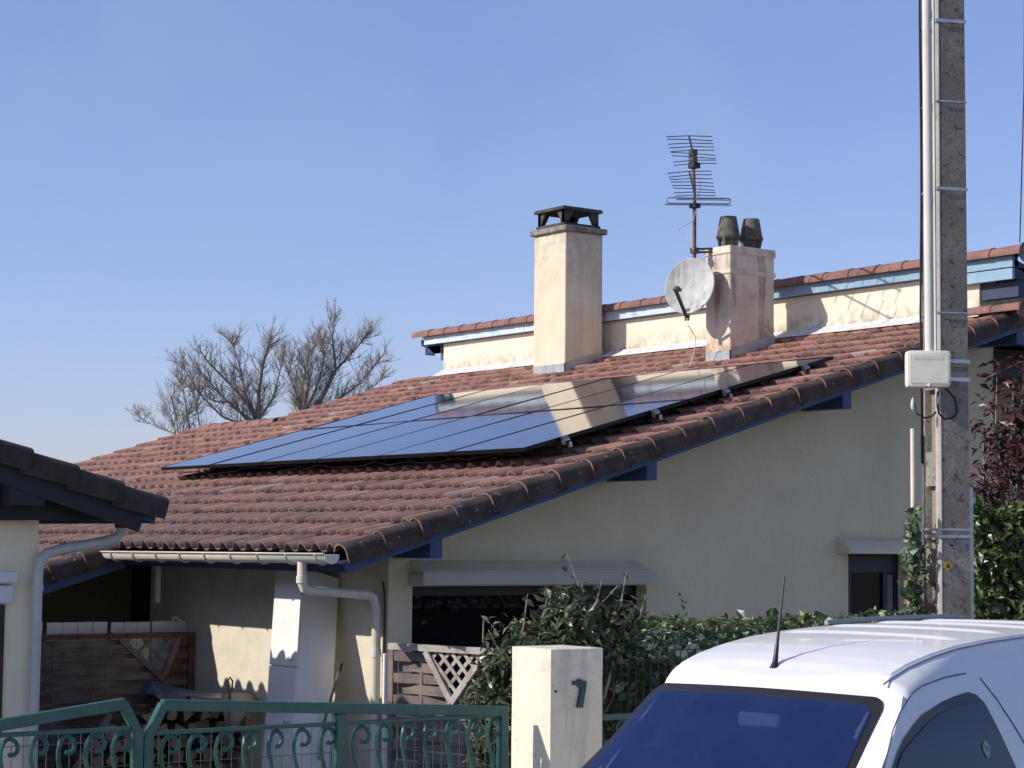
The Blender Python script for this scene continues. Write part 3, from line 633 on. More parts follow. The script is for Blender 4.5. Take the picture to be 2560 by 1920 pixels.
# ------------------------------------------------------------------ neighbouring building on the left
NB = Vector((-.15, -2.4, 0)); XV = .2
nb = thing('neighbour_building', (-3, -4, 0), 'pale rendered building with black verge tiles at the left edge, in shade', 'house')
def NP(x, s, h=0): return Vector((x, -1.545 - s*CT + h*ST, 2.515 + s*ST + h*CT))
def mirror_mesh(me_vs, fs, name, mat):
    me = bpy.data.meshes.new(name); me.from_pydata([(v[0], -v[1], v[2]) for v in me_vs], [], [tuple(reversed(f)) for f in fs]); me.materials.append(mat)
    me.polygons.foreach_set('use_smooth', [True]*len(me.polygons)); me.update(); return me
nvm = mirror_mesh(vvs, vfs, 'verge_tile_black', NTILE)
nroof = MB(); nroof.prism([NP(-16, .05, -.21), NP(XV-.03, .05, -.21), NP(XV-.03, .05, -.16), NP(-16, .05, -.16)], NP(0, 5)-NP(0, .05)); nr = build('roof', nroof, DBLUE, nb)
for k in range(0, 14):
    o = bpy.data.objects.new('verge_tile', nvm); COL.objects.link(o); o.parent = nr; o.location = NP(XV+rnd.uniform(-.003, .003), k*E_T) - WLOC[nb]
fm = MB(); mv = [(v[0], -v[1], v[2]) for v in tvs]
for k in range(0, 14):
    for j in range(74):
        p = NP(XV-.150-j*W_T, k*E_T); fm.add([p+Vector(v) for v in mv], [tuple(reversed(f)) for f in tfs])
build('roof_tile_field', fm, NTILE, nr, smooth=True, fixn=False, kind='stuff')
m = MB(); m.prism([NP(XV-.06, .14, -.30), NP(XV-.025, .14, -.30), NP(XV-.025, .14, -.150), NP(XV-.06, .14, -.150)], NP(0, 5)-NP(0, .14)); build('rake_board', m, M('black_blue_paint', (.008, .009, .014), rough=.6), nb)
BB = MATS['black_blue_paint']
p0, p1, p2 = onX(20, 1092, XV-.03), onX(97, 1092, XV-.03), onX(97, 1020, XV-.03)
m = MB().box((-.16, p0.y, p0.z), (XV-.03, p1.y, p2.z+.03), .003); build('purlin', m, BB, nb)
XN = -.15
y_c = onX(79, 1300, XN).y
m = MB(); m.prism([(XN, -7, 0), (XN, y_c, 0), (XN, y_c, 2.60), (XN, -2.9, 2.82), (XN, -7, 3.9)], (-.3, 0, 0)); m.box((-15, y_c-.3, 0), (XN-.3, y_c, 2.45)); build('wall', m, M('neighbour_render', (.86, .77, .56), (.80, .71, .51), 2, rough=.95, spec=.1, bump=.4, bscale=45, spots=[((.36, .35, .30), 5, .66, .74)]), nb)
q0, q1 = onX(80, 1126, .0), onX(334, 1121, .0)
m = MB(); m.prism([(0, q0.y-.3, q0.z), (0, q1.y, q1.z), (0, q1.y, q1.z+.05), (0, q0.y-.3, q0.z+.42)], (-.14, 0, 0)); m.box((-15, y_c+.02, q1.z), (-.01, q1.y, q1.z+.05)); build('soffit', m, BB, nb)
XP = -.08; pp = [onX(262, 1128, XP), onX(262, 1150, XP), onX(250, 1163, XP), onX(215, 1172, XP), onX(130, 1187, XP), onX(100, 1196, XP), onX(86, 1212, XP), onX(82, 1235, XP), onX(80, 1270, XP), onX(66, 1659, XP)]
pp[-1] = Vector((pp[-2].x, pp[-2].y, .05))
dp = build('downpipe', MB().tube(pp, .037, 14), PVCG, nb, smooth=True)
build('pipe_collar', MB().tube([pp[0]+Vector((0, 0, .03)), pp[0]-Vector((0, 0, .04))], .045, 12), BLK, dp)
build('pipe_collar', MB().tube([pp[8]+Vector((0, 0, .02)), pp[8]-Vector((0, 0, .02))], .044, 12), PVCG, dp)
a, b_ = onX(28, 1233, XN), onX(28, 1260, XN)
build('shutter_box', MB().box((XN+.002, -3.6, b_.z), (XN+.10, a.y, a.z), .01), SHUTB, nb)
a, b_ = onX(22, 1263, XN), onX(22, 1303, XN)
build('window_lintel', MB().box((XN+.002, -3.6, b_.z), (XN+.06, a.y, a.z), .006), SHUTB, nb)
a = onX(8, 1330, XN); build('window', MB().box((XN+.004, -3.6, .9), (XN+.02, a.y, b_.z-.01)), GLASS, nb)

# ------------------------------------------------------------------ wooden screens
def screen(origin, d, length, ztop, zbot, tri, name, label, matL, matR, lat, rows_n, sp=.062, posts=True, fmat=None, split=None, lsp=.21):
    """origin at ground, d = unit direction along the screen, tri=(u0,u1,uapex,zapex)"""
    o = Vector(origin); d = Vector(d).normalized(); nrm = Vector((d.y, -d.x, 0))
    if nrm.dot(CAMP-o) < 0: nrm = -nrm
    T = lambda u, z, k=0: o + d*u + nrm*k + Vector((0, 0, z))
    t = thing(name, o, label, 'wooden screen')
    def bar(u0, z0, u1, z1, wd, th, k, nm, mt):
        m = MB(); p, q = T(u0, z0, k), T(u1, z1, k); m.beam(p, q, th, wd, up=(q-p).cross(nrm) if abs((q-p).normalized().z) < .99 else d); return build(nm, m, mt, t)
    def beam2(u0, z0, u1, z1, wd, th, k, nm, mt):
        p, q = T(u0, z0, k), T(u1, z1, k); ax = (q-p).normalized(); m = MB(); m.beam(p, q, th, wd, up=ax.cross(nrm)); return build(nm, m, mt, t)
    u0, u1, ua, za = tri
    beam2(0, ztop-.025, length, ztop-.025, .05, .06, .012, 'top_rail', fmat or matL)
    beam2(.03, zbot, .03, ztop-.05, .05, .055, .012, 'post', matL); beam2(length-.03, zbot, length-.03, ztop-.05, .05, .055, .012, 'post', matR)
    zr = ztop-.055; k = 0; rr = random.Random(9)
    while zr-sp > zbot:
        zc = zr-sp/2; lo, hi = None, None
        if zc > za:
            f = (zc-za)/(ztop-.05-za); lo = ua+(u0-ua)*f; hi = ua+(u1-ua)*f
        segs = [(.06, length-.06)] if lo is None else [(.06, max(.06, lo)), (min(length-.06, hi), length-.06)]
        for (a, b) in segs:
            if b-a < .05: continue
            cut = [a] + [c for c in np.arange(.06+.5*(1), length, .52) if a+.1 < c < b-.1] + [b]
            mid = matL if (a+b)/2 < (split if split else (u0+u1)/2) else matR
            m = MB(); n = 14; top, bot = [], []
            us = np.linspace(a, b, n); rowsg = []
            for zz in (zc-sp/2*.88, zc+sp/2*.88):
                rowsg.append([T(u, zz, .030*math.cos(math.pi*(u-.06)/.52 + math.pi*k) + (0.006 if zz > zc else 0)) for u in us])
            back = [[p - nrm*.010 for p in r2] for r2 in rowsg]
            m.grid(rowsg); m.grid(back[::-1]); m.grid([rowsg[1], back[1]]); m.grid([back[0], rowsg[0]])
            build('slat', m, mid, t)
        zr -= sp; k += 1
    for u in np.arange(.06+.26, length-.1, .52):
        f = 1
        zt = ztop-.06
        if u0 < u < u1: zt = za + (ztop-.05-za)*((u-ua)/(u0-ua) if u < ua else (u-ua)/(u1-ua)) - .05
        beam2(u, zbot, u, zt, .03, .012, 0, 'stave', matR if u > (split if split else 99) else matL)
    beam2(u0, ztop-.05, ua, za-.02, .05, .03, .028, 'brace', lat); beam2(u1, ztop-.05, ua, za-.02, .05, .03, .030, 'brace', lat)
    def inside(u, z):
        if z < za: return False
        f = (z-za)/(ztop-.05-za); return ua+(u0-ua)*f <= u <= ua+(u1-ua)*f and f <= 1
    for sgn, kk in ((1, .004), (-1, .016)):
        for c in np.arange(u0-1.26, u1+1.26, lsp):
            pts = [(c+sgn*s, za+s) for s in np.arange(0, ztop-.05-za, .005)]; ins = [p for p in pts if inside(*p)]
            if len(ins) > 6: beam2(*ins[0], *ins[-1], .028, .010, kk, 'lattice_batten', lat)
    return t
ft = onX(430, 1368, -3.95)
TP = lambda x, y: -(onX(x, y, -3.95).y - .76)
zt = onX(250, 1368, -3.95).z
screen((-3.95, .76, 0), (0, -1, 0), 2.7, zt, .15, (TP(440*.8722, 1372)-.0, TP(256, 1372), TP(349, 1460), onX(349, 1462, -3.95).z), 'wooden_screen',
       'brown slatted wooden screen with lattice triangle beside the firewood pile', WOODSUN, WOODO, WOODO, 20, split=.55)
# right screen
so_, sd = Vector((-.50, .70, 0)), Vector((.966, .26, 0)).normalized(); snm = Vector((sd.y, -sd.x, 0))
SU = lambda x, y: (onpl(x, y, snm, so_)-so_).dot(sd)
SZ = lambda x, y: onpl(x, y, snm, so_).z
screen(so_+sd*SU(845, 1400), sd, 1.25, SZ(950, 1394), .15, (SU(925, 1400)-SU(845, 1400), SU(1052, 1405)-SU(845, 1400), SU(981, 1510)-SU(845, 1400), SZ(981, 1512)), 'wooden_screen',
       'grey weathered wooden screen with pale lattice under the large dark window', WOODO, WOODO, WOODP, 16, sp=.085, fmat=WOODP, lsp=.125)

# white boards standing behind the left screen
pos_ = [((438, 1340), (330, 1340), 'rightmost, beside the sunlit wall'), ((325, 1343), (241, 1343), 'second from the sunlit wall'), ((233, 1343), (102, 1343), 'long, third from the sunlit wall'), ((93, 1343), (50, 1343), 'beside the grey downpipe')]
for i, (a, b_, w_) in enumerate(pos_):
    XB = -4.12; ya, yb = onX(*a, XB).y, onX(*b_, XB).y; zt_ = onX(*a, XB).z
    t = thing('white_board', (XB, ya, 0), f'white panel showing above the brown slatted screen, {w_}', 'panel', 'white panels behind the slatted screen')
    n_ = max(2, int(abs(ya-yb)/.13)); 
    for k in range(n_):
        y1 = ya-(ya-yb)*k/n_; y0 = ya-(ya-yb)*(k+1)/n_; build('strip', MB().box((XB-.03, y0+.002, .6), (XB, y1-.002, zt_), .003), WPVC, t)
m = MB().tube([onX(372, 1337, -4.1), onX(380, 1336, -4.1)+Vector((0, 0, .01)), onX(388, 1340, -4.1), onX(391, 1350, -4.1)], .014, 8)
solo('white_elbow_pipe', m, WHITE, 'small white elbow pipe on top of the white panels', 'pipe', smooth=True)

# leaning white boards at the eave wall
pn = Vector((0, -1, .26)).normalized(); pp0 = Vector((-1.5, .74, 1.95))
LP = lambda x, y, k=0: onpl(x, y, pn, pp0 + pn*k)
cup = thing('leaning_cupboard', (-1.7, .2, 0), 'tall narrow white cupboard leaning on the eave wall with two doors', 'cupboard')
FK = .33                                                # the cupboard's front stands this far out from its back
tl, tr_, br, bl = LP(597, 1226, FK), LP(653, 1226, FK), LP(627, 1659, FK), LP(566, 1659, FK)
def down(p, q, b=.05): t_ = (p.z-b)/(p.z-q.z); return p+(q-p)*t_
bl, br = down(tl, bl), down(tr_, br); bk = -pn*.36
m = MB(); m.prism([tl+bk*.05, tr_+bk*.05, br+bk*.05, bl+bk*.05], bk*.95); build('carcass', m, WHITE, cup)
d0 = (tr_-tl); sp_ = .405
for (f0, f1, hz) in ((0, sp_-.003, .37), (sp_+.003, 1, .62)):
    m = MB(); m.prism([tl+(bl-tl)*f0, tr_+(br-tr_)*f0, tr_+(br-tr_)*f1, tl+(bl-tl)*f1], bk*.045); dl = build('door_leaf', m, WHITE, cup)
    hc = tl.lerp(bl, hz).lerp(tr_.lerp(br, hz), .80); build('handle', MB().tube([hc-Vector((.045, 0, -.006)), hc-Vector((.03, -.0, .012))+pn*.025, hc+Vector((.02, 0, -.015))+pn*.025, hc+Vector((.045, 0, 0))], .006, 6), GALV, dl)
m = MB().tube([LP(738, 1432, .03), LP(700, 1560, .05), LP(690, 1640, .08)], .012, 8); t = thing('broom', LP(690, 1640, .08), 'thin dark pole leaning beside the wide white board', 'pole'); t.location.z = 0; WLOC[t] = Vector(t.location)
build('handle', m, WOODO, t); build('grip', MB().tube([LP(738, 1432, .03), LP(733, 1450, .03)], .017, 8), BLK, t)

# firewood ---------------------------------------------------------
random.seed(21); XL = -3.0; LG = 'logs in the firewood stack'
ya, yb = onX(190, 1560, XL).y, onX(550, 1560, XL).y
PROF = [(onX(x, y, XL).y, onX(x, y, XL).z) for x, y in ((190, 1590), (225, 1562), (290, 1535), (325, 1500), (350, 1492), (450, 1508), (515, 1520), (560, 1570))]
def piletop(y):                                          # height profile of the stack under its tarp
    for (y0, z0), (y1, z1) in zip(PROF[:-1], PROF[1:]):
        if y <= y1: return z0+(z1-z0)*max(0, (y-y0)/(y1-y0))
    return PROF[-1][1]
z = .10; row = 0
while z < 1.2:
    y = ya + (row % 2)*.05
    while y < yb:
        r_ = random.uniform(.045, .075)
        if z + r_ < piletop(y):
            n = random.choice((3, 4, 5, 7)); ph = random.random()*6.3
            poly = [(r_*random.uniform(.8, 1.15)*math.cos(ph+2*math.pi*k/n), r_*random.uniform(.8, 1.15)*math.sin(ph+2*math.pi*k/n)) for k in range(n)]
            x1 = XL + random.uniform(-.08, .08); ln = random.uniform(.42, .52); tl_ = random.uniform(-.05, .05)
            if True:
                c = Vector((x1, y+r_, z))
                t = thing('log', c, 'split firewood log in the stack under the blue tarp', 'log', LG)
                m = MB(); q0 = [c+Vector((0, a, b)) for a, b in poly]; q1 = [p+Vector((-ln, tl_, 0)) for p in q0]
                m.add(q0+q1, [(k, (k+1) % n, n+(k+1) % n, n+k) for k in range(n)] + [tuple(range(n, 2*n))]); build('bark', m, BARKL, t)
                m = MB(); m.add([p+Vector((.002, 0, 0)) for p in q0], [tuple(range(n))]); build('end_grain', m, ENDG, t)
        y += r_*2+.012
    z += .118; row += 1
m = MB(); rows = []
tops = [(300, 1492), (322, 1470), (352, 1480), (400, 1490), (450, 1497), (500, 1500), (545, 1502), (592, 1512)]
for k, (x, y) in enumerate(tops):
    p = onX(x, y, XL-.42); q = onX(x+6, y+8, XL-.05); e = onX(x+4, y+ (10, 26, 40, 26, 14, 12, 9, 4)[k], XL+.06)
    rows.append([p, p.lerp(q, .5)+Vector((0, 0, .02)), q, e])
m.grid(rows); tp = solo('tarp', m, TARP, 'blue tarp draped over the top of the firewood stack', 'tarp', smooth=True)
mo = tp.modifiers.new('t', 'SOLIDIFY'); mo.thickness = .004
m = MB(); XQ = -2.6
rows = [[onX(x, y, XQ + dx) for (x, y, dx) in r2] for r2 in ([(479, 1500, -.2), (510, 1496, -.2), (556, 1500, -.2)], [(480, 1520, 0), (515, 1520, .05), (558, 1518, -.02)], [(486, 1560, .03), (518, 1556, .09), (548, 1535, .06)], [(494, 1592, .02), (505, 1584, .05), (530, 1560, .05)])]
m.grid(rows); cv = thing('canvas_sheet', onX(515, 1600, XQ)*1.0, 'pale grey canvas hanging beside the firewood with rope coil', 'canvas sheet'); cvo = build('sheet', m, CANV, cv, smooth=True)
mo = cvo.modifiers.new('t', 'SOLIDIFY'); mo.thickness = .012
m = MB()
for k in range(5): m.tube([onX(538+k*3, 1530, XQ+.1), onX(533+k*4, 1552, XQ+.12), onX(534+k*4, 1580-k*3, XQ+.12), onX(541+k*2, 1594-k*5, XQ+.1)], .006, 5)
build('rope', m, ROPE, cv)
XF = -2.4; t = thing('garden_fork', (XF, onX(497, 1600, XF).y, 0), 'garden fork with dark loop handle standing by the firewood', 'garden fork')
h = onX(497, 1466, XF); m = MB().tube([h-Vector((0, 0, .09)), Vector((h.x, h.y, .35))], .013, 8); build('shaft', m, WOODO, t)
m = MB().tube([h+Vector((-.0, -.02, -.10)), h+Vector((0, -.024, -.02)), h+Vector((0, 0, .012)), h+Vector((0, .024, -.02)), h+Vector((0, .02, -.10))], .009, 6); build('handle', m, RUSTM, t)
m = MB()
for k in range(4): m.tube([Vector((h.x, h.y-.07+k*.047, .35)), Vector((h.x+.03, h.y-.07+k*.047, .02))], .006, 5)
m.tube([Vector((h.x, h.y-.07, .35)), Vector((h.x, h.y+.071, .35))], .007, 5); build('tines', m, DMETAL, t)
m = MB().beam(onX(150, 1600, -1.5), onX(238, 1545, -1.9), .03, .05); m2 = onX(150, 1600, -1.5)
m = MB().beam(Vector((-1.3, m2.y-.35, .02)), onX(238, 1545, -2.2), .03, .05); solo('plank', m, WOODO, 'grey plank leaning towards the firewood behind the gate', 'plank')

# ------------------------------------------------------------------ gate pillar
PX0, PX1, PY0, PY1, PZ = 3.752, 4.122, -1.153, -.783, 1.638
pil = thing('gate_pillar', (3.93, -.97, 0), 'square white rendered gate pillar with number on its street face', 'gate pillar')
m = MB(); bm = bmesh.new(); bmesh.ops.create_cube(bm, size=1)
for v in bm.verts: v.co = Vector(((PX0+PX1)/2+v.co.x*.37, (PY0+PY1)/2+v.co.y*.37, PZ/2+v.co.z*PZ))
bmesh.ops.subdivide_edges(bm, edges=bm.edges[:], cuts=14, use_grid_fill=True)
for v in bm.verts:
    e = 0; q = v.co
    nx = min(abs(q.x-PX0), abs(q.x-PX1)) < .02; ny = min(abs(q.y-PY0), abs(q.y-PY1)) < .02; nz = q.z > PZ-.02
    if nx+ny+nz >= 2:
        jit = .004+.005*abs(noise.noise(q*14)); c = Vector((3.937, -.968, q.z if not nz else q.z-.2)); d = (c-q); d.normalize(); v.co = q + d*jit
bm.verts.index_update(); m.add([v.co.copy() for v in bm.verts], [[v.index for v in f.verts] for f in bm.faces]); bm.free()
build('post', m, PILLAR, pil)
XG = PX1+.001
NPX = lambda x, y: onX((1300+x*300/1185)/PXS, (1500+y*420/1659)/PXS, PX1)
outl = [(512, 800), (560, 795), (562, 782), (590, 780), (592, 796), (638, 796), (632, 880), (600, 1062), (548, 1058), (582, 900), (578, 860), (556, 850), (540, 838), (514, 838)]
m = MB(); m.prism([NPX(x, y)+Vector((.002, 0, 0)) for x, y in outl], (.018, 0, 0)); build('house_number', m, NUMB, pil)
p = NPX(352, 902); build('screw', MB().lathe([(.0, 0), (.009, 0), (.007, .006), (0, .007)], p, 8, (1, 0, 0)), DMETAL, pil)

# ------------------------------------------------------------------ gates
XGT = 3.93
def gpt(x, y): q = onX(x, y, XGT); return q.y, q.z
def scroll(y, zr, parent, flip=1, sc_=1.0, tw=0.0):
    pts = []
    for (a, b) in ((.045, -.085), (.062, -.088), (.078, -.072), (.082, -.048), (.070, -.022), (.048, -.008), (.026, -.012), (.008, -.034), (-.002, -.07), (-.002, -.11), (.008, -.16), (.020, -.20), (.028, -.26), (.030, -.36), (.022, -.46), (.0, -.56)):
        pts.append(Vector((XGT+tw*(a-.03), y+(a-.035)*flip*sc_, zr+b*sc_)))
    js = random.uniform(.9, 1.1); pts = [Vector((p.x+random.uniform(-.002, .002), y+(p.y-y)*js, zr+(p.z-zr)*random.uniform(.97, 1.03)**.3*(.5+.5*js))) for p in pts]
    m = MB().tube(pts, [.007]+[.0115]*(len(pts)-1), 6); o = build('scroll', m, GREEN, parent, smooth=True)
    build('scroll_tip', MB().lathe([(.002, -.012), (.012, -.006), (.012, .006), (.002, .012)], pts[0], 10, (1, 0, 0)), GREEN, o, smooth=True)
def wires(y0, y1, z0, z1, parent, step=.058):
    m = MB(); X = XGT-.03
    for y in np.arange(y0, y1, step): m.tube([(X, y, z0), (X, y, z1)], .0024, 4)
    for z in np.arange(z0+.12, z1-.05, .12): m.tube([(X-.004, y0, z), (X-.004, y1, z)], .0024, 4)
    build('wire_mesh', m, M('grey_wire', (.10, .13, .12), rough=.5, metal=.4), parent, kind='stuff')
def leaf(yh, ym, zh, zm, zl, label, side, scr):
    t = thing('gate', (XGT, yh, 0), label, 'gate', 'green metal gate leaves'); sg = 1 if ym > yh else -1
    yc = ym - sg*.085                                    # where the top rail ends and the slanted corner starts
    yi = ym - sg*.012
    B = lambda nm, p, q, w_=.045, h_=.055: build(nm, MB().beam(p, q, w_, h_, up=(1, 0, 0) if abs(q[2]-p[2]) > abs(q[1]-p[1]) else (0, 0, 1), bev=.003), GREEN, t)
    B('top_rail', (XGT, yh, zh), (XGT, yc, zm)); B('corner_brace', (XGT+.001, yc-sg*.01, zm+.004), (XGT+.001, yi, zl-.02), .045, .045)
    B('stile', (XGT, yi, zl-.0), (XGT, yi, .12), .05, .05); B('stile', (XGT, yh+sg*.025, zh+.0), (XGT, yh+sg*.025, .12), .05, .05)
    B('lower_rail', (XGT, yh, zl), (XGT, ym-sg*.03, zl), .02, .022); B('bottom_rail', (XGT, yh, .14), (XGT, ym, .14), .04, .05); B('middle_rail', (XGT, yh, .68), (XGT, ym, .68), .02, .022)
    for (y, fl, tw) in scr: scroll(y, zl-.012, t, fl, 1.0, tw)
    wires(min(yh, ym)+.03, max(yh, ym)-.03, .16, zl, t)
    return t, B
zlr = 1.272
yh, zh = gpt(1094, 1536); ym = gpt(313, 1600)[0]; zm = gpt(352, 1523)[1]
gx = [677, 741, 806]; xs_r = [(1270*.3165), (1490*.3165), (1700*.3165), (1910*.3165)]
scr = [(gpt((x+10)/PXS, 1600)[0], 1, random.uniform(-.35, .35)) for x in [412, 480, 548, 614, 677, 741, 806, 889, 947, 1009, 1064, 1119, 1174, 1225]]
t, B = leaf(yh, ym, zh, zm, zlr, 'right leaf of the green gate, hinged at the white pillar', 1, scr)
ymid = gpt(733, 1530)[0]; B('stile', (XGT+.001, ymid, zh+.03), (XGT+.001, ymid, .12), .05, .055)
yh2 = ym-2.15; ym2 = gpt(309, 1600)[0]-.02; zm2 = gpt(268, 1520)[1]; zA = gpt(0, 1566)[1]; yA = gpt(0, 1566)[0]; zh2 = zA+(zm2-zA)*(yh2-yA)/((ym2-.085)-yA)
scr = [(gpt(x, 1600)[0], 1, random.uniform(-.35, .35)) for x in [18, 82, 142, 203, 261]] + [(gpt(18, 1600)[0]-.19*k, 1, random.uniform(-.35, .35)) for k in range(1, 6)]
leaf(yh2, ym2, zh2, zm2, 1.300, 'left leaf of the green gate, rising towards the middle', -1, scr)

# low green fence right of the pillar and welded mesh fence
lf = thing('low_fence', (XGT, .6, 0), 'low green scroll fence between the white pillar and the van', 'fence')
y0 = PY1+.01; zr = onX(1330, 1548, XGT).z
build('top_rail', MB().beam((XGT, y0, zr), (XGT, 1.6, zr), .03, .035), GREEN, lf); build('bottom_rail', MB().beam((XGT, y0, .4), (XGT, 1.6, .4), .03, .035), GREEN, lf)
for k in range(12): scroll(y0+.10+.19*k, zr-.015, lf, -1)
build('post', MB().box((XGT-.02, 1.6, 0), (XGT+.02, 1.64, zr+.05)), GREEN, lf)
mf = thing('mesh_fence', (3.70, 1.5, 0), 'dark green welded mesh fence in front of the hedge', 'fence')
m = MB(); zt = 1.685
for k in range(int((4.4+.72)/.058)):
    y = -.72+k*.058; m.tube([(3.70, y, .1), (3.70, y, zt-.20), (3.735, y, zt-.165), (3.70, y, zt-.13), (3.70, y, zt-.035), (3.70+.0, y, zt)] if False else [(3.70, y, .1), (3.70, y, zt-.10), (3.745, y, zt-.05), (3.70, y, zt)], .0042, 4)
for z in (.3, .5, .7, .9, 1.1, 1.3, 1.45, zt-.10, zt-.002): m.tube([(3.706, -.72, z), (3.706, 4.4, z)], .0034, 4)
m.tube([(3.750, -.72, zt-.05), (3.750, 4.4, zt-.05)], .0034, 4)
build('wire_panel', m, GREENW, mf, kind='stuff')
for y in (-.74, 1.85, 4.42): build('post', MB().box((3.67, y, 0), (3.71, y+.05, zt+.02)), GREENW, mf)

# ------------------------------------------------------------------ foliage
def leaves(pts, size, ratio=.45, up=.5, out=None, rs=1):
    rg = random.Random(rs); m = MB()
    for p in pts:
        p, od = (p if isinstance(p, tuple) else (p, None))
        nrm = Vector((rg.gauss(0, .6), rg.gauss(0, .6), rg.gauss(up, .5)))
        if od is not None: nrm += od*.7
        nrm.normalize(); a = nrm.orthogonal().normalized(); a = Matrix.Rotation(rg.random()*6.283, 3, nrm) @ a; b = nrm.cross(a)
        L = size*rg.choice((.5, .75, .9, 1, 1.1, 1.3))*rg.uniform(.85, 1.15); w_ = L*ratio*rg.uniform(.8, 1.2)/2; cp = nrm*L*.12
        p0 = p; p1 = p+a*L*.45+b*w_+cp; p2 = p+a*L-cp*.6; p3 = p+a*L*.45-b*w_+cp; pm = p+a*L*.5
        m.add([p0, p1, p2, p3, pm], [(0, 1, 4), (1, 2, 4), (2, 3, 4), (3, 0, 4)])
    return m
def shell_box(x0, x1, y0, y1, z0, ztopf, n, rs, thick=.16):
    rg = random.Random(rs); out = []
    while len(out) < n:
        y = rg.uniform(y0, y1); zt_ = ztopf(y); k = rg.random()
        if k < .55: x = x1 - rg.random()**2*thick; z = rg.uniform(z0, zt_); od = Vector((1, -.3, .2))
        elif k < .9: x = rg.uniform(x0, x1); z = zt_ - rg.random()**2*thick; od = Vector((.3, -.2, 1))
        else: x = rg.uniform(x0, x1); z = rg.uniform(z0, zt_); od = Vector((0, 0, 0))
        out.append((Vector((x, y, z)), od))
    return out
def stems(spots, rs, rad=.006):
    m = MB(); rg = random.Random(rs)
    for (a, b) in spots:
        a, b = Vector(a), Vector(b); mid = (a+b)/2 + Vector((rg.uniform(-.05, .05), rg.uniform(-.05, .05), 0)); m.tube([a, mid, b], [rad*1.6, rad*1.2, rad*.5], 5)
    return m
hz = lambda y: 1.74 + .06*noise.noise(Vector((y*2.3, 0, 3))) + .05*noise.noise(Vector((y*6, 1, 0)))
hed = thing('hedge', (3.4, 1.5, 0), 'clipped dark green hedge with pale young leaves behind the mesh fence', 'hedge')
build('foliage', leaves(shell_box(3.12, 3.72, -.75, 6.2, .15, hz, 15000, 5), .062, .62, .45, rs=4), HEDG, hed, kind='stuff')
m = MB().box((3.2, -.7, 0), (3.58, 6.1, 1.50)); build('inner_light_block', m, LBLOCK, hed)  # solid dark box added inside the hedge to block light
rg = random.Random(12); sp = []
for k in range(60): y = rg.uniform(-.7, 4.5); x = rg.uniform(3.6, 3.69); z = rg.uniform(.6, 1.3); sp.append(((x, y, z), (x+.01, y+rg.uniform(-.15, .15), z+rg.uniform(.1, .4))))
build('twigs', stems(sp, 3, .004), TWIG, hed, kind='stuff')
tips = onX(1595*.8722+20, 1290, 3.45)
m = leaves([(Vector((3.45+rg.uniform(-.02, .02), onX(1473, 1290, 3.45).y+rg.uniform(-.02, .02), z)), None) for z in np.arange(1.62, 1.90, .012)], .04, .6, .2, rs=8); build('shoot_leaves', m, HEDG, hed, kind='stuff')
# laurel
lc = Vector((3.42, -.62, 0)); lau = thing('laurel_bush', lc, 'untidy laurel bush with long upright shoots behind the white pillar', 'bush')
rg = random.Random(31); pts = []
lobes = [((1150, 1435), .34, .95), ((1275, 1385), .22, 1.0), ((1085, 1520), .26, .9), ((1230, 1340), .24, 1.0), ((1345, 1345), .13, .8), ((1080, 1460), .16, .6), ((1060, 1620), .16, .6)]
for (px, rr, wt) in lobes:
    c = atd(*px, 11.75)
    for k in range(int(1500*rr*wt*2.3)):
        v = Vector((rg.gauss(0, 1), rg.gauss(0, 1), rg.gauss(0, 1))).normalized()
        r2 = rr*(rg.random()**.45)*(.85+.3*noise.noise(v*2+c)); pts.append((c+Vector((v.x*r2, v.y*r2*1.1, v.z*r2)), v))
shoots = []
for (b0, tp_) in (((1235, 1350), (1224, 1195)), ((1270, 1380), (1335, 1265)), ((1300, 1380), (1353, 1235)), ((1160, 1400), (1185, 1280)), ((1110, 1430), (1140, 1283)), ((1290, 1360), (1300, 1255)), ((1190, 1380), (1200, 1280)), ((1330, 1380), (1395, 1285)), ((1080, 1450), (1055, 1360)), ((1265, 1370), (1258, 1260)), ((1090, 1440), (1045, 1330))):
    a_, e_ = atd(*b0, 11.75), atd(*tp_, 11.7); shoots.append((a_, e_))
    for k in range(9):
        f = .3+.7*k/8
        if rg.random() < .8: pts.append((a_.lerp(e_, f)+Vector((rg.uniform(-.02, .02), rg.uniform(-.02, .02), 0)), (e_-a_).normalized()))
build('foliage', leaves(pts, .070, .42, .25, rs=6), LAUR, lau, kind='stuff')
m = stems(shoots, 2, .005); 
for (px, rr, wt) in lobes[:5]: m.tube([lc+Vector((0, 0, 0)), (lc+atd(*px, 11.75))/2, atd(*px, 11.75)], [.02, .014, .006], 6)
build('branches', m, TWIG, lau, kind='stuff')
# photinia (red) and green shrub
rg = random.Random(77); ph = thing('red_shrub', atd(2200, 1300, 13.7)*1.0, 'tall shrub with dark red young leaves at the right edge', 'shrub'); ph.location.z = 0; WLOC[ph] = Vector(ph.location)
ptr, shoots = [], []
base = Vector((ph.location.x, ph.location.y, .0))
for (px, n_) in (((2150, 800), 26), ((2185, 830), 40), ((2210, 790), 30), ((2135, 880), 18), ((2190, 920), 90), ((2220, 880), 90), ((2120, 930), 26), ((2170, 960), 110), ((2225, 960), 130), ((2125, 1010), 30), ((2195, 1010), 150), ((2150, 1030), 60), ((2240, 1040), 150), ((2105, 1060), 24), ((2150, 1070), 60), ((2250, 900), 60), ((2250, 820), 40)):
    c = atd(px[0]+4, px[1], 13.7); shoots.append((base.lerp(c, .55)+Vector((0, 0, .4)), c))
    for k in range(int(n_*1.2)):
        r2 = .05+.11*min(1, n_/110); v = Vector((rg.gauss(0, 1), rg.gauss(0, 1), rg.gauss(0, 1)))*r2*.6; ptr.append((c+v, Vector((0, 0, 1))*.6+v.normalized()))
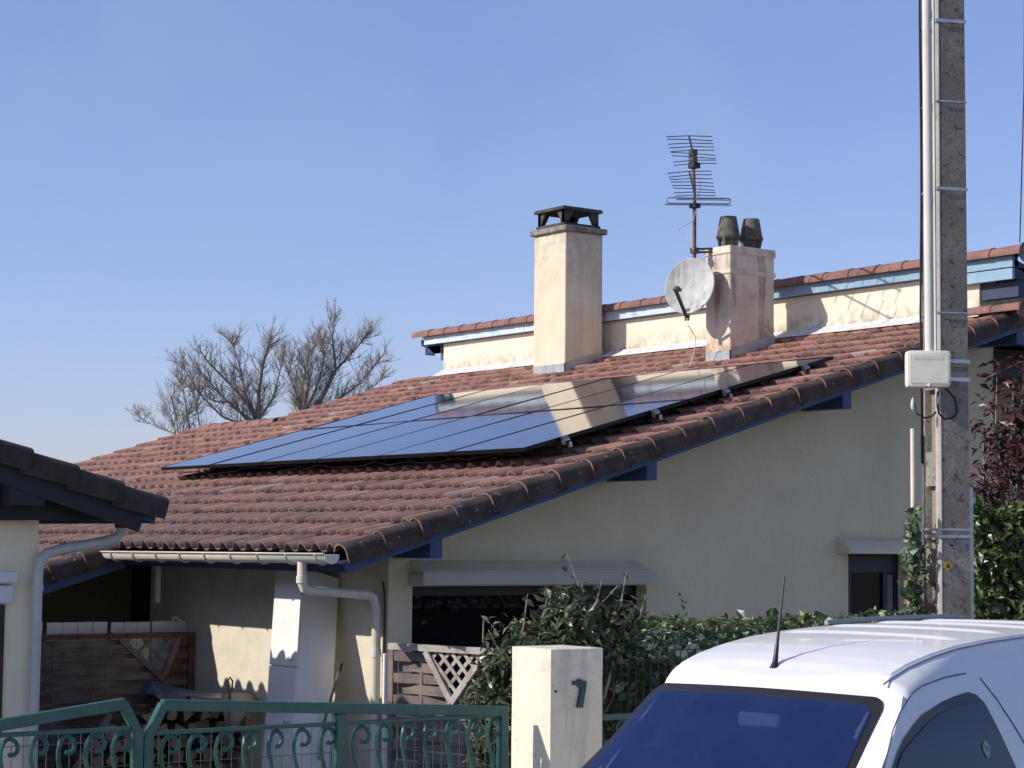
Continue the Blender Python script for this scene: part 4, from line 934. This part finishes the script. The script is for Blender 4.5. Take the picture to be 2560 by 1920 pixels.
build('foliage', leaves(ptr, .082, .34, .35, rs=9), PHOR, ph, kind='stuff')
build('branches', stems(shoots, 4, .006), TWIG, ph, kind='stuff')
gs = thing('green_shrub', atd(2170, 1300, 13.45)*1.0, 'glossy green shrub right of the concrete pole, below the red shrub', 'shrub'); gs.location.z = 0; WLOC[gs] = Vector(gs.location)
ptg = []
for k in range(3400):
    px = 2092 + rg.random()*190; py = 1400 - rg.random()**.8*330
    if py < 1090 + 40*noise.noise(Vector((px*.03, 1, 1))): continue
    D = 13.5 + rg.random()**1.6*.45; ptg.append((atd(px, py, D), Vector((.7, -.6, .3))))
build('foliage', leaves(ptg, .088, .48, .3, rs=10), PHOG, gs, kind='stuff')
c0 = atd(2190, 1300, 14.2); build('inner_light_block', MB().tube([c0-Vector((0, 0, 1.6)), c0, c0+Vector((0, 0, .25))], [.3, .36, .2], 8), LBLOCK, gs)  # solid dark core added inside the shrub to block light

# ------------------------------------------------------------------ concrete utility pole
PD = 12.8; pc0 = atd(2045, 1300, PD); pole = thing('utility_pole', (pc0.x, pc0.y, 0), 'tall square concrete utility pole streaked with dark lichen beside the van', 'utility pole')
ph_ = R(-24); ax = Vector((math.cos(ph_), math.sin(ph_), 0)); ay = Vector((-ax.y, ax.x, 0))   # ax = normal of the wide street face; -ay = normal of the sunlit side
pcx = Vector((pc0.x, pc0.y, 0)); PT = 9.0
def pw_(z): return 1 - .018*(z-1)
def PP(u, v, z): k = pw_(z); return pcx + ax*u*k + ay*v*k + Vector((0, 0, z))     # u: depth (street face at +.14), v: along (sunlit side at -.1)
D2, V2 = .135, .105
sh = MB(); prof = [(D2-.012, -V2), (D2-.062, -V2), (D2-.066, -V2+.045), (-D2+.05, -V2+.045), (-D2+.044, -V2), (-D2, -V2), (-D2, V2), (-D2+.044, V2), (-D2+.05, V2-.045), (D2-.066, V2-.045), (D2-.062, V2), (D2, V2), (D2, -V2+.012)]
n = len(prof); vs, fs = [], []
for z in (0, PT): vs += [PP(u, v, z) for u, v in prof]
fs = [(i, (i+1) % n, n+(i+1) % n, n+i) for i in range(n)] + [tuple(range(n-1, -1, -1)), tuple(range(n, 2*n))]
build('shaft', sh.add(vs, fs), POLEC, pole)
m = MB(); q = [(D2-.0125, -V2-.0015), (D2+.0015, -V2+.0125), (D2+.001, -V2+.016), (D2-.058, -V2+.004), (D2-.058, -V2-.0015)]; vs = []
for z in (0.02, PT): vs += [PP(u, v, z) for u, v in q]
build('flange_edge', MB().add(vs, [(i, (i+1) % 5, 5+(i+1) % 5, 5+i) for i in range(5)]), POLEE, pole)
for z in np.arange(.75, PT, .62):
    m = MB(); m.prism([PP(-D2+.05, -V2+.001, z), PP(D2-.066, -V2+.001, z), PP(D2-.066, -V2+.044, z), PP(-D2+.05, -V2+.044, z)], (0, 0, .22)); build('web_rib', m, POLEC, pole)
def band(z, h=.018, r=.004, tilt=0, nm='strap'):
    k = .004+r; vs = []; loop = [(D2+k, -V2-k), (D2+k, V2+k), (-D2-k, V2+k), (-D2-k, -V2-k)]
    for zz in (z, z+h): vs += [PP(u, v, zz) for u, v in loop]
    m = MB().add(vs, [(i, (i+1) % 4, 4+(i+1) % 4, 4+i) for i in range(4)]); o = build(nm, m, GALV, pole)
    mo = o.modifiers.new('t', 'SOLIDIFY'); mo.thickness = .003
ZP = lambda y: atd(2045, y, PD-.13).z
for y, h in ((22, .022), (201, .010), (398, .020), (671, .009), (778, .018), (818, .020), (1146, .014), (1162, .020)): band(ZP(y), h)
# yellow warning mark
yc = onpl(2047, 1222, ax, pcx+ax*D2*pw_(2)); mm = MB(); mm.prism([yc + ax*.003 + ay*math.cos(t)*.030 + Vector((0, 0, .030*math.sin(t))) for t in [2*math.pi*(k+.5)/8 for k in range(8)]], ax*.003); ym_ = build('warning_mark', mm, YEL, pole)
mm = MB(); mm.prism([yc+ax*.0065+Vector((0, 0, .016)), yc+ax*.0065-ay*.014-Vector((0, 0, .012)), yc+ax*.0065+ay*.014-Vector((0, 0, .012))], ax*.001); build('warning_triangle', mm, BLK, ym_)
hm = onpl(2056, 1178, ax, pcx+ax*D2); build('bolt_hole', MB().lathe([(0, 0), (.008, 0), (.008, .002), (0, .002)], hm+ax*.001, 10, ax), BLK, pole)
# junction box
bc = onpl(2008, 796, ax, pcx+ax*(D2+.15)); axp, ayp = ax, ay; ax = (Matrix.Rotation(R(-14), 3, 'Z') @ axp); ay = (Matrix.Rotation(R(-14), 3, 'Z') @ ayp); bx = thing('junction_box', bc - ax*.13, 'ivory plastic junction box with rounded corners strapped to the concrete pole', 'junction box')
mt = Matrix((ay, -ax, Vector((0, 0, 1)))).transposed().to_4x4(); mt.translation = bc - ax*.065
bwid, bhei = .138, .117
m = MB().box((-bwid, -.055, -bhei), (bwid, .065, bhei), .024, mt); build('housing', m, BOXP, bx, smooth=True)
m = MB().box((-bwid+.035, -.058, bhei-.065), (bwid-.045, -.050, bhei-.033), .004, mt); build('label_recess', m, M('ivory_plate', (.62, .60, .50), rough=.6), bx)
m = MB().box((-bwid+.02, -.0565, -bhei+.025), (bwid-.022, -.053, bhei-.028), .004, mt); build('lid', m, BOXP, bx)
lp_ = bc - Vector((0, 0, bhei-.012)) + ax*.0; build('lock', MB().lathe([(0, -.01), (.012, -.01), (.012, .004), (.008, .007), (0, .007)], lp_-ax*.006, 12, ax), CONDW, bx, smooth=True)
ax, ay = axp, ayp; m = MB()
for dz in (.062, -.055): m.beam(bc - ax*.09+ay*.10+Vector((0, 0, dz)), PP(D2+.012, V2+.006, bc.z+dz), .012, .02)
build('mounting_bar', m, GALV, bx)
# white conduit
def onpole(x, y, u): return onpl(x, y, ax, pcx+ax*u)
c1, c0_ = onpole(2004, -60, D2+.055), onpole(2008, 760, D2+.10)
c1 = Vector((c0_.x, c0_.y, 9.2)) - ax*.03
m = MB().tube([c0_, c1], .029, 14); cd = thing('cable_conduit', c0_, 'white plastic conduit running up the concrete pole from the junction box', 'conduit'); build('pipe', m, CONDW, cd, smooth=True)
cz = onpole(2019, 400, D2+.02); m = MB().tube([Vector((cz.x, cz.y, bc.z+.05)), Vector((cz.x, cz.y, 9.1))], .009, 8); solo('thin_conduit', m, CONDW, 'thin pale conduit beside the thick white conduit on the pole', 'conduit')
e0 = PP(.02, V2+.035, 0); zt = onpole(2088, 1052, 0).z; m = MB().box((-.016, -.03, 0), (.016, .03, zt), .004, Matrix.Translation(e0)@Matrix.Rotation(ph_, 4, 'Z')); solo('cable_cover', m, GALV, 'grey metal cable cover along the right side of the concrete pole', 'cable cover')
f0 = onpl(1972, 1000, ax, pcx-ax*.10); m = MB().tube([Vector((f0.x, f0.y, 0)), Vector((f0.x, f0.y, onpl(1972, 926, ax, pcx-ax*.1).z))], .016, 10); solo('ivory_conduit', m, PVC, 'ivory conduit standing left of the concrete pole, ivy around its foot', 'conduit', smooth=True)
# cables
kp = M('black_cable', (.010, .010, .012), rough=.5)
def cable(pts, r, label): solo('cable', MB().tube(pts, r, 7), kp, label, 'cable', smooth=True)
e1 = PP(.05, V2+.012, 1); cable([PP(.04, V2+.012, z) + ay*.006*math.sin(z*2.3) for z in np.arange(zt-.1, 9, .25)], .009, 'black cable down the right edge of the concrete pole')
cable([PP(-D2+.01, -V2-.012, z) + ay*.004*math.sin(z*3) for z in np.arange(f0.z+.0, 9, .25)], .008, 'black cable down the left edge of the concrete pole')
L = lambda x, y, u=.03: onpole(x, y, D2+u)
cable([L(2040, 836, .07), L(2062, 860, .02), L(2068, 890, .015), L(2058, 903, .02), L(2040, 905, .03), L(2028, 893, .04), L(2024, 870, .05), L(2026, 845, .06)], .007, 'black cable looping below the junction box, right loop')
cable([L(1975, 870, .02), L(1980, 893, .05), L(1998, 903, .06), L(2012, 900, .05), L(2022, 890, .04)], .006, 'black cable looping below the junction box, left loop')
m = MB().lathe([(.004, 0), (.012, .01), (.014, .04), (.010, .065), (.003, .08)], L(1972, 886, -.02), 10); solo('cable_sleeve', m, CONDW, 'white cable sleeve hanging left of the pole under the box', 'cable sleeve', smooth=True)
m = MB().lathe([(.004, 0), (.008, .01), (.009, .04), (.003, .06)], L(2024, 874, .06), 10, (.2, .1, 1)); solo('cable_sleeve', m, CONDW, 'small pale cable sleeve in the loop under the box', 'cable sleeve', smooth=True)
# overhead wire at the right edge
w0 = onpl(2203, 524, (0, 1, 0), (0, 7.47, 0)); w1 = atd(2214, -150, 19); solo('overhead_wire', MB().tube([w0, w0.lerp(w1, .5)+Vector((.02, 0, -.02)), w1], .006, 5), kp, 'thin overhead wire dropping to the ridge end at the right edge', 'wire')
# ivy
rg = random.Random(5); iv = thing('ivy', (f0.x, f0.y, 0), 'ivy climbing the left side of the concrete pole', 'ivy'); pts = []
for k in range(560):
    py = 1430 - rg.random()**.9*330; wdt = 28*min(1, (py-1085)/130) ; px = 1974 + rg.gauss(0, .5)*wdt*.8 - max(0, (py-1230))*.03
    if px > 2001: continue
    pts.append((atd(px, py, PD-.06+rg.uniform(-.08, .06)), Vector((.5, -.7, .2))))
build('foliage', leaves(pts, .052, .85, .2, rs=14), IVYL, iv, kind='stuff')
m = MB()
for k in range(4): m.tube([Vector((f0.x+rg.uniform(-.04, .04), f0.y+rg.uniform(-.04, .04), z))+Vector((rg.uniform(-.02, .02), rg.uniform(-.02, .02), 0)) for z in np.arange(0, 2.4, .2)], .006, 5)
build('stems', m, TWIG, iv, kind='stuff')

# ------------------------------------------------------------------ white van
VA = Vector((-.210, .978, 0)).normalized(); VB = Vector((.978, .210, 0)).normalized(); VO = Vector((6.535, -1.768, 0))
def VP(a, b, z): return VO + VA*a + VB*b + Vector((0, 0, z))
van = thing('van', VO+VA*1.0, 'white small van parked at the right with black roof antenna and blue reflecting windscreen', 'van')
def lerpt(t, x):
    for (x0, y0), (x1, y1) in zip(t[:-1], t[1:]):
        if x <= x1: return y0+(y1-y0)*max(0, (x-x0))/(x1-x0)
    return t[-1][1]
ZC = [(-.3, 1.46), (-.12, 1.605), (0, 1.672), (.1, 1.716), (.2, 1.745), (.35, 1.775), (.6, 1.805), (1.0, 1.83), (1.6, 1.842), (2.4, 1.84), (2.75, 1.81), (2.85, 1.70)]
ZG = [(-.3, 1.50), (-.16, 1.575), (-.05, 1.630), (.05, 1.668), (.2, 1.711), (.4, 1.748), (.6, 1.775), (.9, 1.797), (1.2, 1.809), (1.6, 1.815), (2.4, 1.815), (2.75, 1.785), (2.85, 1.67)]
def bs(z): return lerpt([(0.25, .80), (.5, .84), (.9, .845), (1.05, .83), (1.25, .778), (1.45, .724), (1.55, .690), (1.62, .652), (1.70, .61), (1.76, .583), (1.83, .56)], z)
def zws(a, b, drop=0): 
    e = 1.595 + .82*(a + .125 - .10*(min(abs(b), .66)/.58)**2) - drop*max(0, abs(b)-.60)
    hood = lerpt([(-1.75, .62), (-1.6, .80), (-1.45, .90), (-.9, 1.02), (-.6, 1.06)], a) - .05*(abs(b)/.8)**3
    return max(e, hood)
def section(a, sgn):
    zc, zg_ = lerpt(ZC, a), lerpt(ZG, a); zc = max(zc, zg_+.025); pts = []
    for i in range(9):
        f = i/8; b = .545*f; pts.append((b, zg_+.012+(zc-zg_-.012)*(1-f**2.6)))
    pts += [(.552, zg_+.003), (.560, zg_-.004), (.572, zg_-.012)]
    for dz in (.03, .06, .10, .16, .24, .34, .46, .60, .75): 
        z = zg_-dz; pts.append((max(bs(z)-(.008 if dz < .05 else 0), .575), z))
    pts += [(.845, .80), (.845, .55), (.83, .32), (.78, .25)]
    out = []
    for (b, z) in pts:
        zz = min(z, zws(a, b, 2.2 if sgn < 0 and a > -.75 else 0)); bb = b
        if zz < z - .02 and b > .57: bb = max(b, min(bs(zz), b+.4))
        if sgn < 0 and a > -.75 and zz < z - .02: zz = min(zz, zws(a, bb, 2.2))
        if a < -1.2: bb *= 1-.12*((-1.2-a)/.55)**2
        out.append(VP(a, bb*sgn, zz))
    return out
aa = list(np.arange(-1.75, -.9, .085)) + list(np.arange(-.9, .2, .0125)) + list(np.arange(.2, .5, .03)) + list(np.arange(.5, 2.87, .12)) + [2.87]
rowsR = [section(a, 1) for a in aa]; rowsL = [section(a, -1) for a in aa]
rows = [l[::-1][:-1] + r_ for l, r_ in zip(rowsL, rowsR)]
WSL = [(1.0, -.76), (1.234, -.680), (1.368, -.635), (1.475, -.610), (1.60, -.575)]; WSR = [(1.0, .70), (1.334, .635), (1.451, .617), (1.521, .608), (1.60, .598)]
m = MB().grid(rows); n = len(rows[0])
def under_glass(v, gap):
    q = v-VO; b = q.dot(VB); a = q.dot(VA); return -.9 < a < .02 and 1.07 < q.z < 1.562 and lerpt(WSL, q.z)+gap < b < lerpt(WSR, q.z)-gap and abs(q.z-zws(a, b)) < .01
open_ = [f for f in m.f if not any(under_glass(m.v[i], .072 if m.v[i].z > 1.42 else .14) for i in f)]
m.f = open_
ctr = VO + VA*.6 + Vector((0, 0, .95))
ln = MB(); ln.v = [ctr + (v-ctr)*.962 for v in m.v]; ln.f = list(m.f)
m.f.append(tuple(range(n-1, -1, -1))); m.f.append(tuple(range((len(rows)-1)*n, len(rows)*n)))
body = build('body', m, PAINT, van, smooth=True)
CABIN = M('cabin_lining', (.10, .10, .105), (.07, .07, .075), 3, rough=.95)
build('cabin_lining', ln, CABIN, van, smooth=True, fixn=False)
dsh = MB(); dsh.grid([[VP(a, b, z) for b in np.linspace(-.74, .74, 9)] for a, z in ((-.80, 1.05), (-.55, 1.06), (-.30, 1.02), (-.22, .92), (-.22, .5))]); build('dashboard', dsh, M('dark_dashboard', (.035, .035, .038), rough=.8), van, smooth=True)
yawV = math.atan2(VB.y, VB.x); SEAT = M('grey_seat_fabric', (.09, .09, .11), (.13, .13, .15), 20, rough=.95)
for sb_ in (-.36, .36):
    st = MB().box((-.23, -.06, -.32), (.23, .06, .30), .05, Matrix.Translation(VP(.62, sb_, 1.0))@Matrix.Rotation(yawV, 4, 'Z')@Matrix.Rotation(R(-14), 4, 'X')); sto = build('seat', st, SEAT, van, smooth=True)
    build('headrest', MB().box((-.13, -.045, -.09), (.13, .045, .09), .035, Matrix.Translation(VP(.74, sb_, 1.40))@Matrix.Rotation(yawV, 4, 'Z')), SEAT, sto, smooth=True)
build('mirror', MB().box((-.11, -.02, -.032), (.11, .02, .032), .012, Matrix.Translation(VP(-.16, .05, 1.475))@Matrix.Rotation(yawV, 4, 'Z')), M('pale_mirror_back', (.42, .42, .42), rough=.5), van, smooth=True)
build('steering_wheel', MB().tube([VP(-.05+.10*math.sin(t), .36+.18*math.cos(t), 1.05+.15*math.sin(t)) for t in np.linspace(0, 6.2832, 25)], .014, 6), TRIM, van, smooth=True)
def wsp(b, z, off):
    a = (z-1.595)/.82 - .125 + .10*(min(abs(b), .66)/.58)**2; nn = (-VA*.82+Vector((0, 0, 1))*1.0 + VB*(b*.35)).normalized(); return VP(a, b, z)+nn*(off+.010*(abs(b)/.7)**5)
def ws_patch(gr, off, z0, z1, ring=False):
    rows = []
    for i in range(45):
        v = i/44; v = 1-(1-v)**1.6; z = z0+(z1-z0)*v
        l, r_ = lerpt(WSL, z) - gr, lerpt(WSR, z) + gr
        dz = z1-z; cr = .06
        if dz < cr: e = cr*(1-math.sqrt(max(0, 1-((cr-dz)/cr)**2))); l += e; r_ -= e
        rows.append([wsp(l+(r_-l)*t, z-.014*(2*t-1)**2*(z-z0)/(z1-z0), off) for t in np.linspace(0, 1, 27)])
    g = MB().grid(rows)
    if ring: g = MB(); k = .047
    if ring:
        inn = []
        for i, r_ in enumerate(rows):
            L_ = (r_[-1]-r_[0]).length; fr = k/L_; inn.append((r_[0].lerp(r_[-1], fr), r_[-1].lerp(r_[0], fr)))
        for i in range(len(rows)-1):
            a, b = rows[i], rows[i+1]
            for j in range(26):
                cz = (a[j].z+b[j].z)/2; u = (j+.5)/26; w_ = (a[-1]-a[0]).length
                if min(u, 1-u)*w_ < (.062 if cz > 1.44 else .10) or cz > 1.548 or cz < 1.075: g.add([a[j], a[j+1], b[j+1], b[j]], [(0, 1, 2, 3)])
    return g
build('windscreen_seal', ws_patch(.004, .012, 1.02, 1.602, True), TRIM, van, smooth=True)
ws = build('windscreen', ws_patch(-.030, .016, 1.045, 1.570), VGLASS, van, smooth=True)
WPT = [(-.262, 1.338), (-.175, 1.414), (-.076, 1.474), (.076, 1.531), (.253, 1.569), (.413, 1.592), (.501, 1.599)]
WRT = [(.80, 1.0), (.73, 1.263), (.654, 1.439), (.605, 1.55), (.567, 1.585), (.515, 1.598)]
def side_patch(shr, off, sgn):
    rows = []; zs = list(np.linspace(1.02+shr, 1.50-shr*.4, 10)) + list(np.linspace(1.515, 1.598-shr, 7))
    Lt = [(1.0, -.66), (1.2, -.41)] + [(z, a) for a, z in WPT]; Rt = [(z, a) for a, z in WRT]
    for z in zs:
        zz = z + (shr if z > 1.4 else 0); l = lerpt(Lt, min(zz, 1.599)) + shr*1.1; r_ = lerpt(Rt, min(zz, 1.598)) - shr; l = l if sgn > 0 else max(l, .0)
        if r_ < l: r_ = l+.002
        rows.append([VP(l+(r_-l)*t, sgn*(bs(z)+off), z) for t in np.linspace(0, 1, 12)])
    return MB().grid(rows)
for sgn in (1, -1):
    build('side_window_seal', side_patch(0, .006, sgn), TRIM, van, smooth=True); sw = build('side_window', side_patch(.028, .010, sgn), SGLASS, van, smooth=True)
    if sgn == 1:
        P0 = VP(.50, bs(1.36)+.0125, 1.36); mm = MB(); mm.prism([P0+VA*(.030*math.cos(t)*(1+.15*math.sin(3*t)))+Vector((0, 0, .036*math.sin(t)))-VB*(.25*.036*math.sin(t)) for t in np.linspace(0, 2*math.pi, 15)[:-1]], VB*.001); build('window_sticker', mm, STK, sw)
    if sgn == -1: dg = []
    dg = [(-.52, 1.10), (-.44, 1.215), (-.321, 1.34), (-.186, 1.478), (-.087, 1.548), (.064, 1.613), (.167, 1.639), (.378, 1.664), (.664, 1.679)]
    if sgn == 1: build('door_gap', MB().tube([VP(a, sgn*(bs(z)+.001), z) for a, z in [(lerpt(dg, 0) if 0 else dg[i][0]*(1-f)+dg[i+1][0]*f, dg[i][1]*(1-f)+dg[i+1][1]*f) for i in range(len(dg)-1) for f in (0, .34, .67)]], .0032, 6), PAINTG, van)
    build('door_gap', MB().tube([VP(a, sgn*(bs(z)+.002), z) for a, z in [(lerpt([(.6, 1.0), (.95, .98), (1.0, .98), (1.294, .909), (1.5, .765), (1.644, .675), (1.672, .662)], q), q) for q in np.arange(.6, 1.672, .03)]], .0028, 6), PAINTG, van)
    if sgn == 1: build('roof_gutter', MB().tube([VP(a, sgn*.560, lerpt(ZG, a)-.001) for a in np.arange(.0, 2.7, .06)], .0045, 6), M('gutter_sealant', (.32, .32, .36), rough=.6), van)
    build('roof_rail', MB().tube([VP(a, sgn*.47, lerpt(ZC, a)-.0+.010) for a in np.arange(1.15, 2.6, .15)], .013, 6), GTRIM, van) if sgn == -1 else None
    for (ca, ) in ((-1.05,), (1.75,)):
        c = VP(ca, sgn*.72, .30); wh = build('wheel', MB().lathe([(.20, -.085), (.30, -.08), (.31, -.05), (.31, .05), (.30, .08), (.20, .085)], c, 28, VB), BLK, van, smooth=True)
        build('rim', MB().lathe([(.0, -.06), (.19, -.075), (.20, .075), (.0, .06)], c, 20, VB), GALV, wh)
    hl = MB(); hl.box((-.13, -.05, -.08), (.13, .05, .08), .03, Matrix.Translation(VP(-1.70, sgn*.55, .68))@Matrix.Rotation(math.atan2(VB.y, VB.x), 4, 'Z')); build('headlight', hl, M('clear_lens', (.6, .62, .65), rough=.1), van)
    mm = MB().box((-.10, -.06, -.09), (.10, .06, .09), .04, Matrix.Translation(VP(-.42, sgn*.96, 1.07))@Matrix.Rotation(math.atan2(VB.y, VB.x), 4, 'Z')); build('door_mirror', mm, TRIM, van, smooth=True)
for ra in (.42, .80, 1.20, 1.62, 2.05):
    rows = []
    for b in np.linspace(-.48, .48, 25):
        zg_, zc = lerpt(ZG, ra), max(lerpt(ZC, ra), lerpt(ZG, ra)+.025); f = abs(b)/.545; z = zg_+.012+(zc-zg_-.012)*(1-f**2.6); e = min(1, (.48-abs(b))/.06)
        slope = (lerpt(ZC, ra+.02)-lerpt(ZC, ra-.02))/.04
        rows.append([VP(ra+da, b, z+dz*e-.0008+slope*da) for da, dz in ((-.045, 0), (-.028, .006), (-.012, .009), (.012, .009), (.028, .006), (.045, 0))])
    if ra > .5: build('roof_rib', MB().grid(rows), PAINT, van, smooth=True)
ab = VP(.05, -.02, 1.692); at_ = VP(.20, -.07, 2.085)
m = MB().lathe([(.024, -.012), (.018, .004), (.0125, .022), (.0105, .06), (.009, .10)], ab, 12, (at_-ab)); an = build('antenna_base', m, TRIM, van, smooth=True)
build('antenna_mast', MB().tube([ab.lerp(at_, .12), ab.lerp(at_, .5), at_], [.0085, .006, .0035], 8), TRIM, an)
bm_ = MB().box((-.78, -.12, -.18), (.78, .10, .14), .06, Matrix.Translation(VP(-1.78, 0, .42))@Matrix.Rotation(math.atan2(VB.y, VB.x), 4, 'Z')); build('bumper', bm_, TRIM, van, smooth=True)

# ------------------------------------------------------------------ bare trees behind the house
def tree(name, label, D, limbs, rs, dens, trunk):
    rg = random.Random(rs); K = D/27; t0 = atd(*trunk, D); t = thing(name, (t0.x, t0.y, 0), label, 'tree', 'bare trees behind the roof')
    tr = MB().tube([Vector((t0.x, t0.y, 0)), t0.lerp(Vector((t0.x, t0.y, 0)), .5), t0], [.16*K, .13*K, .10*K], 8); lim = MB(); tw = MB()
    def twig(p, d, L, r, lev):
        d = d.normalized(); pts = [p]; n = 3
        for i in range(n):
            d = (d + Vector((rg.gauss(0, .13), rg.gauss(0, .13), rg.gauss(.07, .10)))).normalized(); pts.append(pts[-1]+d*L/n)
        tw.tube(pts, [r, r*.8, r*.55, r*.3], 3, cap=False)
        if lev > 0:
            for k in range(rg.choice((3, 4, 5))):
                f = rg.uniform(.15, 1); i = min(n-1, int(f*n)); q = pts[i].lerp(pts[i+1], f*n-i)
                nd = (d + Vector((rg.gauss(0, .55), rg.gauss(0, .55), rg.gauss(.15, .35)))).normalized(); twig(q, nd, L*rg.uniform(.45, .8), r*.6, lev-1)
    for (pl, r0, dl) in limbs:
        dd = rg.uniform(-.7, .7); P = [t0] + [atd(x, y, D+dd*(i+1)/len(pl)) for i, (x, y) in enumerate(pl)]
        k = len(P); lim.tube(P, [K*r0*.8*(1-.88*i/(k-1)) for i in range(k)], 6)
        for i in range(1, k):
            for _ in range(int(dens*dl*2.5)):
                f = rg.random(); q = P[i-1].lerp(P[i], f); ax_ = (P[i]-P[i-1]).normalized()
                if i == 1 and f < .5: continue
                nd = (ax_ + Vector((rg.gauss(0, .6), rg.gauss(0, .6), rg.gauss(.25, .35)))).normalized(); L_ = rg.uniform(.16, .42)*(1.1 - .5*(i/k)); twig(q, nd, L_*K, .0062*K, 2)
        twig(P[-1], (P[-1]-P[-2]), .17*K, .006*K, 2)
    build('trunk', tr, BARK, t, smooth=True); build('limbs', lim, BARK, t, smooth=True); build('twigs', tw, TWIG, t, kind='stuff', fixn=False)
tree('bare_tree', 'bare grey tree with a leaning left limb, middle of the three', 46, [([(556, 899), (531, 867), (497, 830), (453, 786), (432, 758)], .055, 1), ([(558, 899), (559, 849), (567, 792), (577, 755), (586, 725)], .05, 1.2), ([(560, 905), (590, 860), (605, 800), (612, 770)], .03, 1), ([(540, 905), (505, 880), (470, 845), (445, 815), (430, 800)], .03, 1), ([(530, 920), (480, 900), (430, 850), (400, 800), (390, 790)], .03, .9), ([(548, 900), (530, 850), (520, 800), (505, 750), (500, 740)], .03, 1.1), ([(535, 910), (500, 870), (465, 868), (420, 840)], .025, .9)], 4, 3.3, (560, 960))
tree('bare_tree', 'tallest bare grey tree, its crown nearest the roof ridge on the right', 47, [([(665, 900), (700, 850), (725, 800), (718, 730), (722, 688)], .055, 1), ([(725, 800), (748, 775), (775, 745), (790, 730)], .03, 1.2), ([(650, 890), (655, 830), (665, 770), (680, 745)], .04, 1.4), ([(665, 880), (690, 820), (700, 780), (695, 745)], .03, 1.4), ([(650, 900), (640, 850), (625, 810), (630, 780)], .025, 1.2), ([(690, 890), (735, 860), (775, 830), (800, 800), (812, 785)], .03, 1), ([(740, 880), (790, 850), (825, 820)], .02, 1), ([(655, 880), (670, 820), (650, 780)], .03, 1.3)], 8, 3.5, (655, 950))
tree('bare_tree', 'small bare tree, leftmost beside the neighbour roof', 45, [([(375, 935), (345, 925), (318, 912), (302, 900)], .02, .8), ([(378, 930), (370, 905), (366, 888)], .018, .7), ([(395, 930), (400, 910), (412, 890)], .02, .8), ([(410, 925), (404, 890), (396, 850), (388, 822)], .024, 1.2), ([(432, 925), (426, 880), (420, 850)], .022, 1.2), ([(385, 935), (380, 900), (372, 865), (376, 845)], .02, 1)], 15, 2.2, (385, 980))
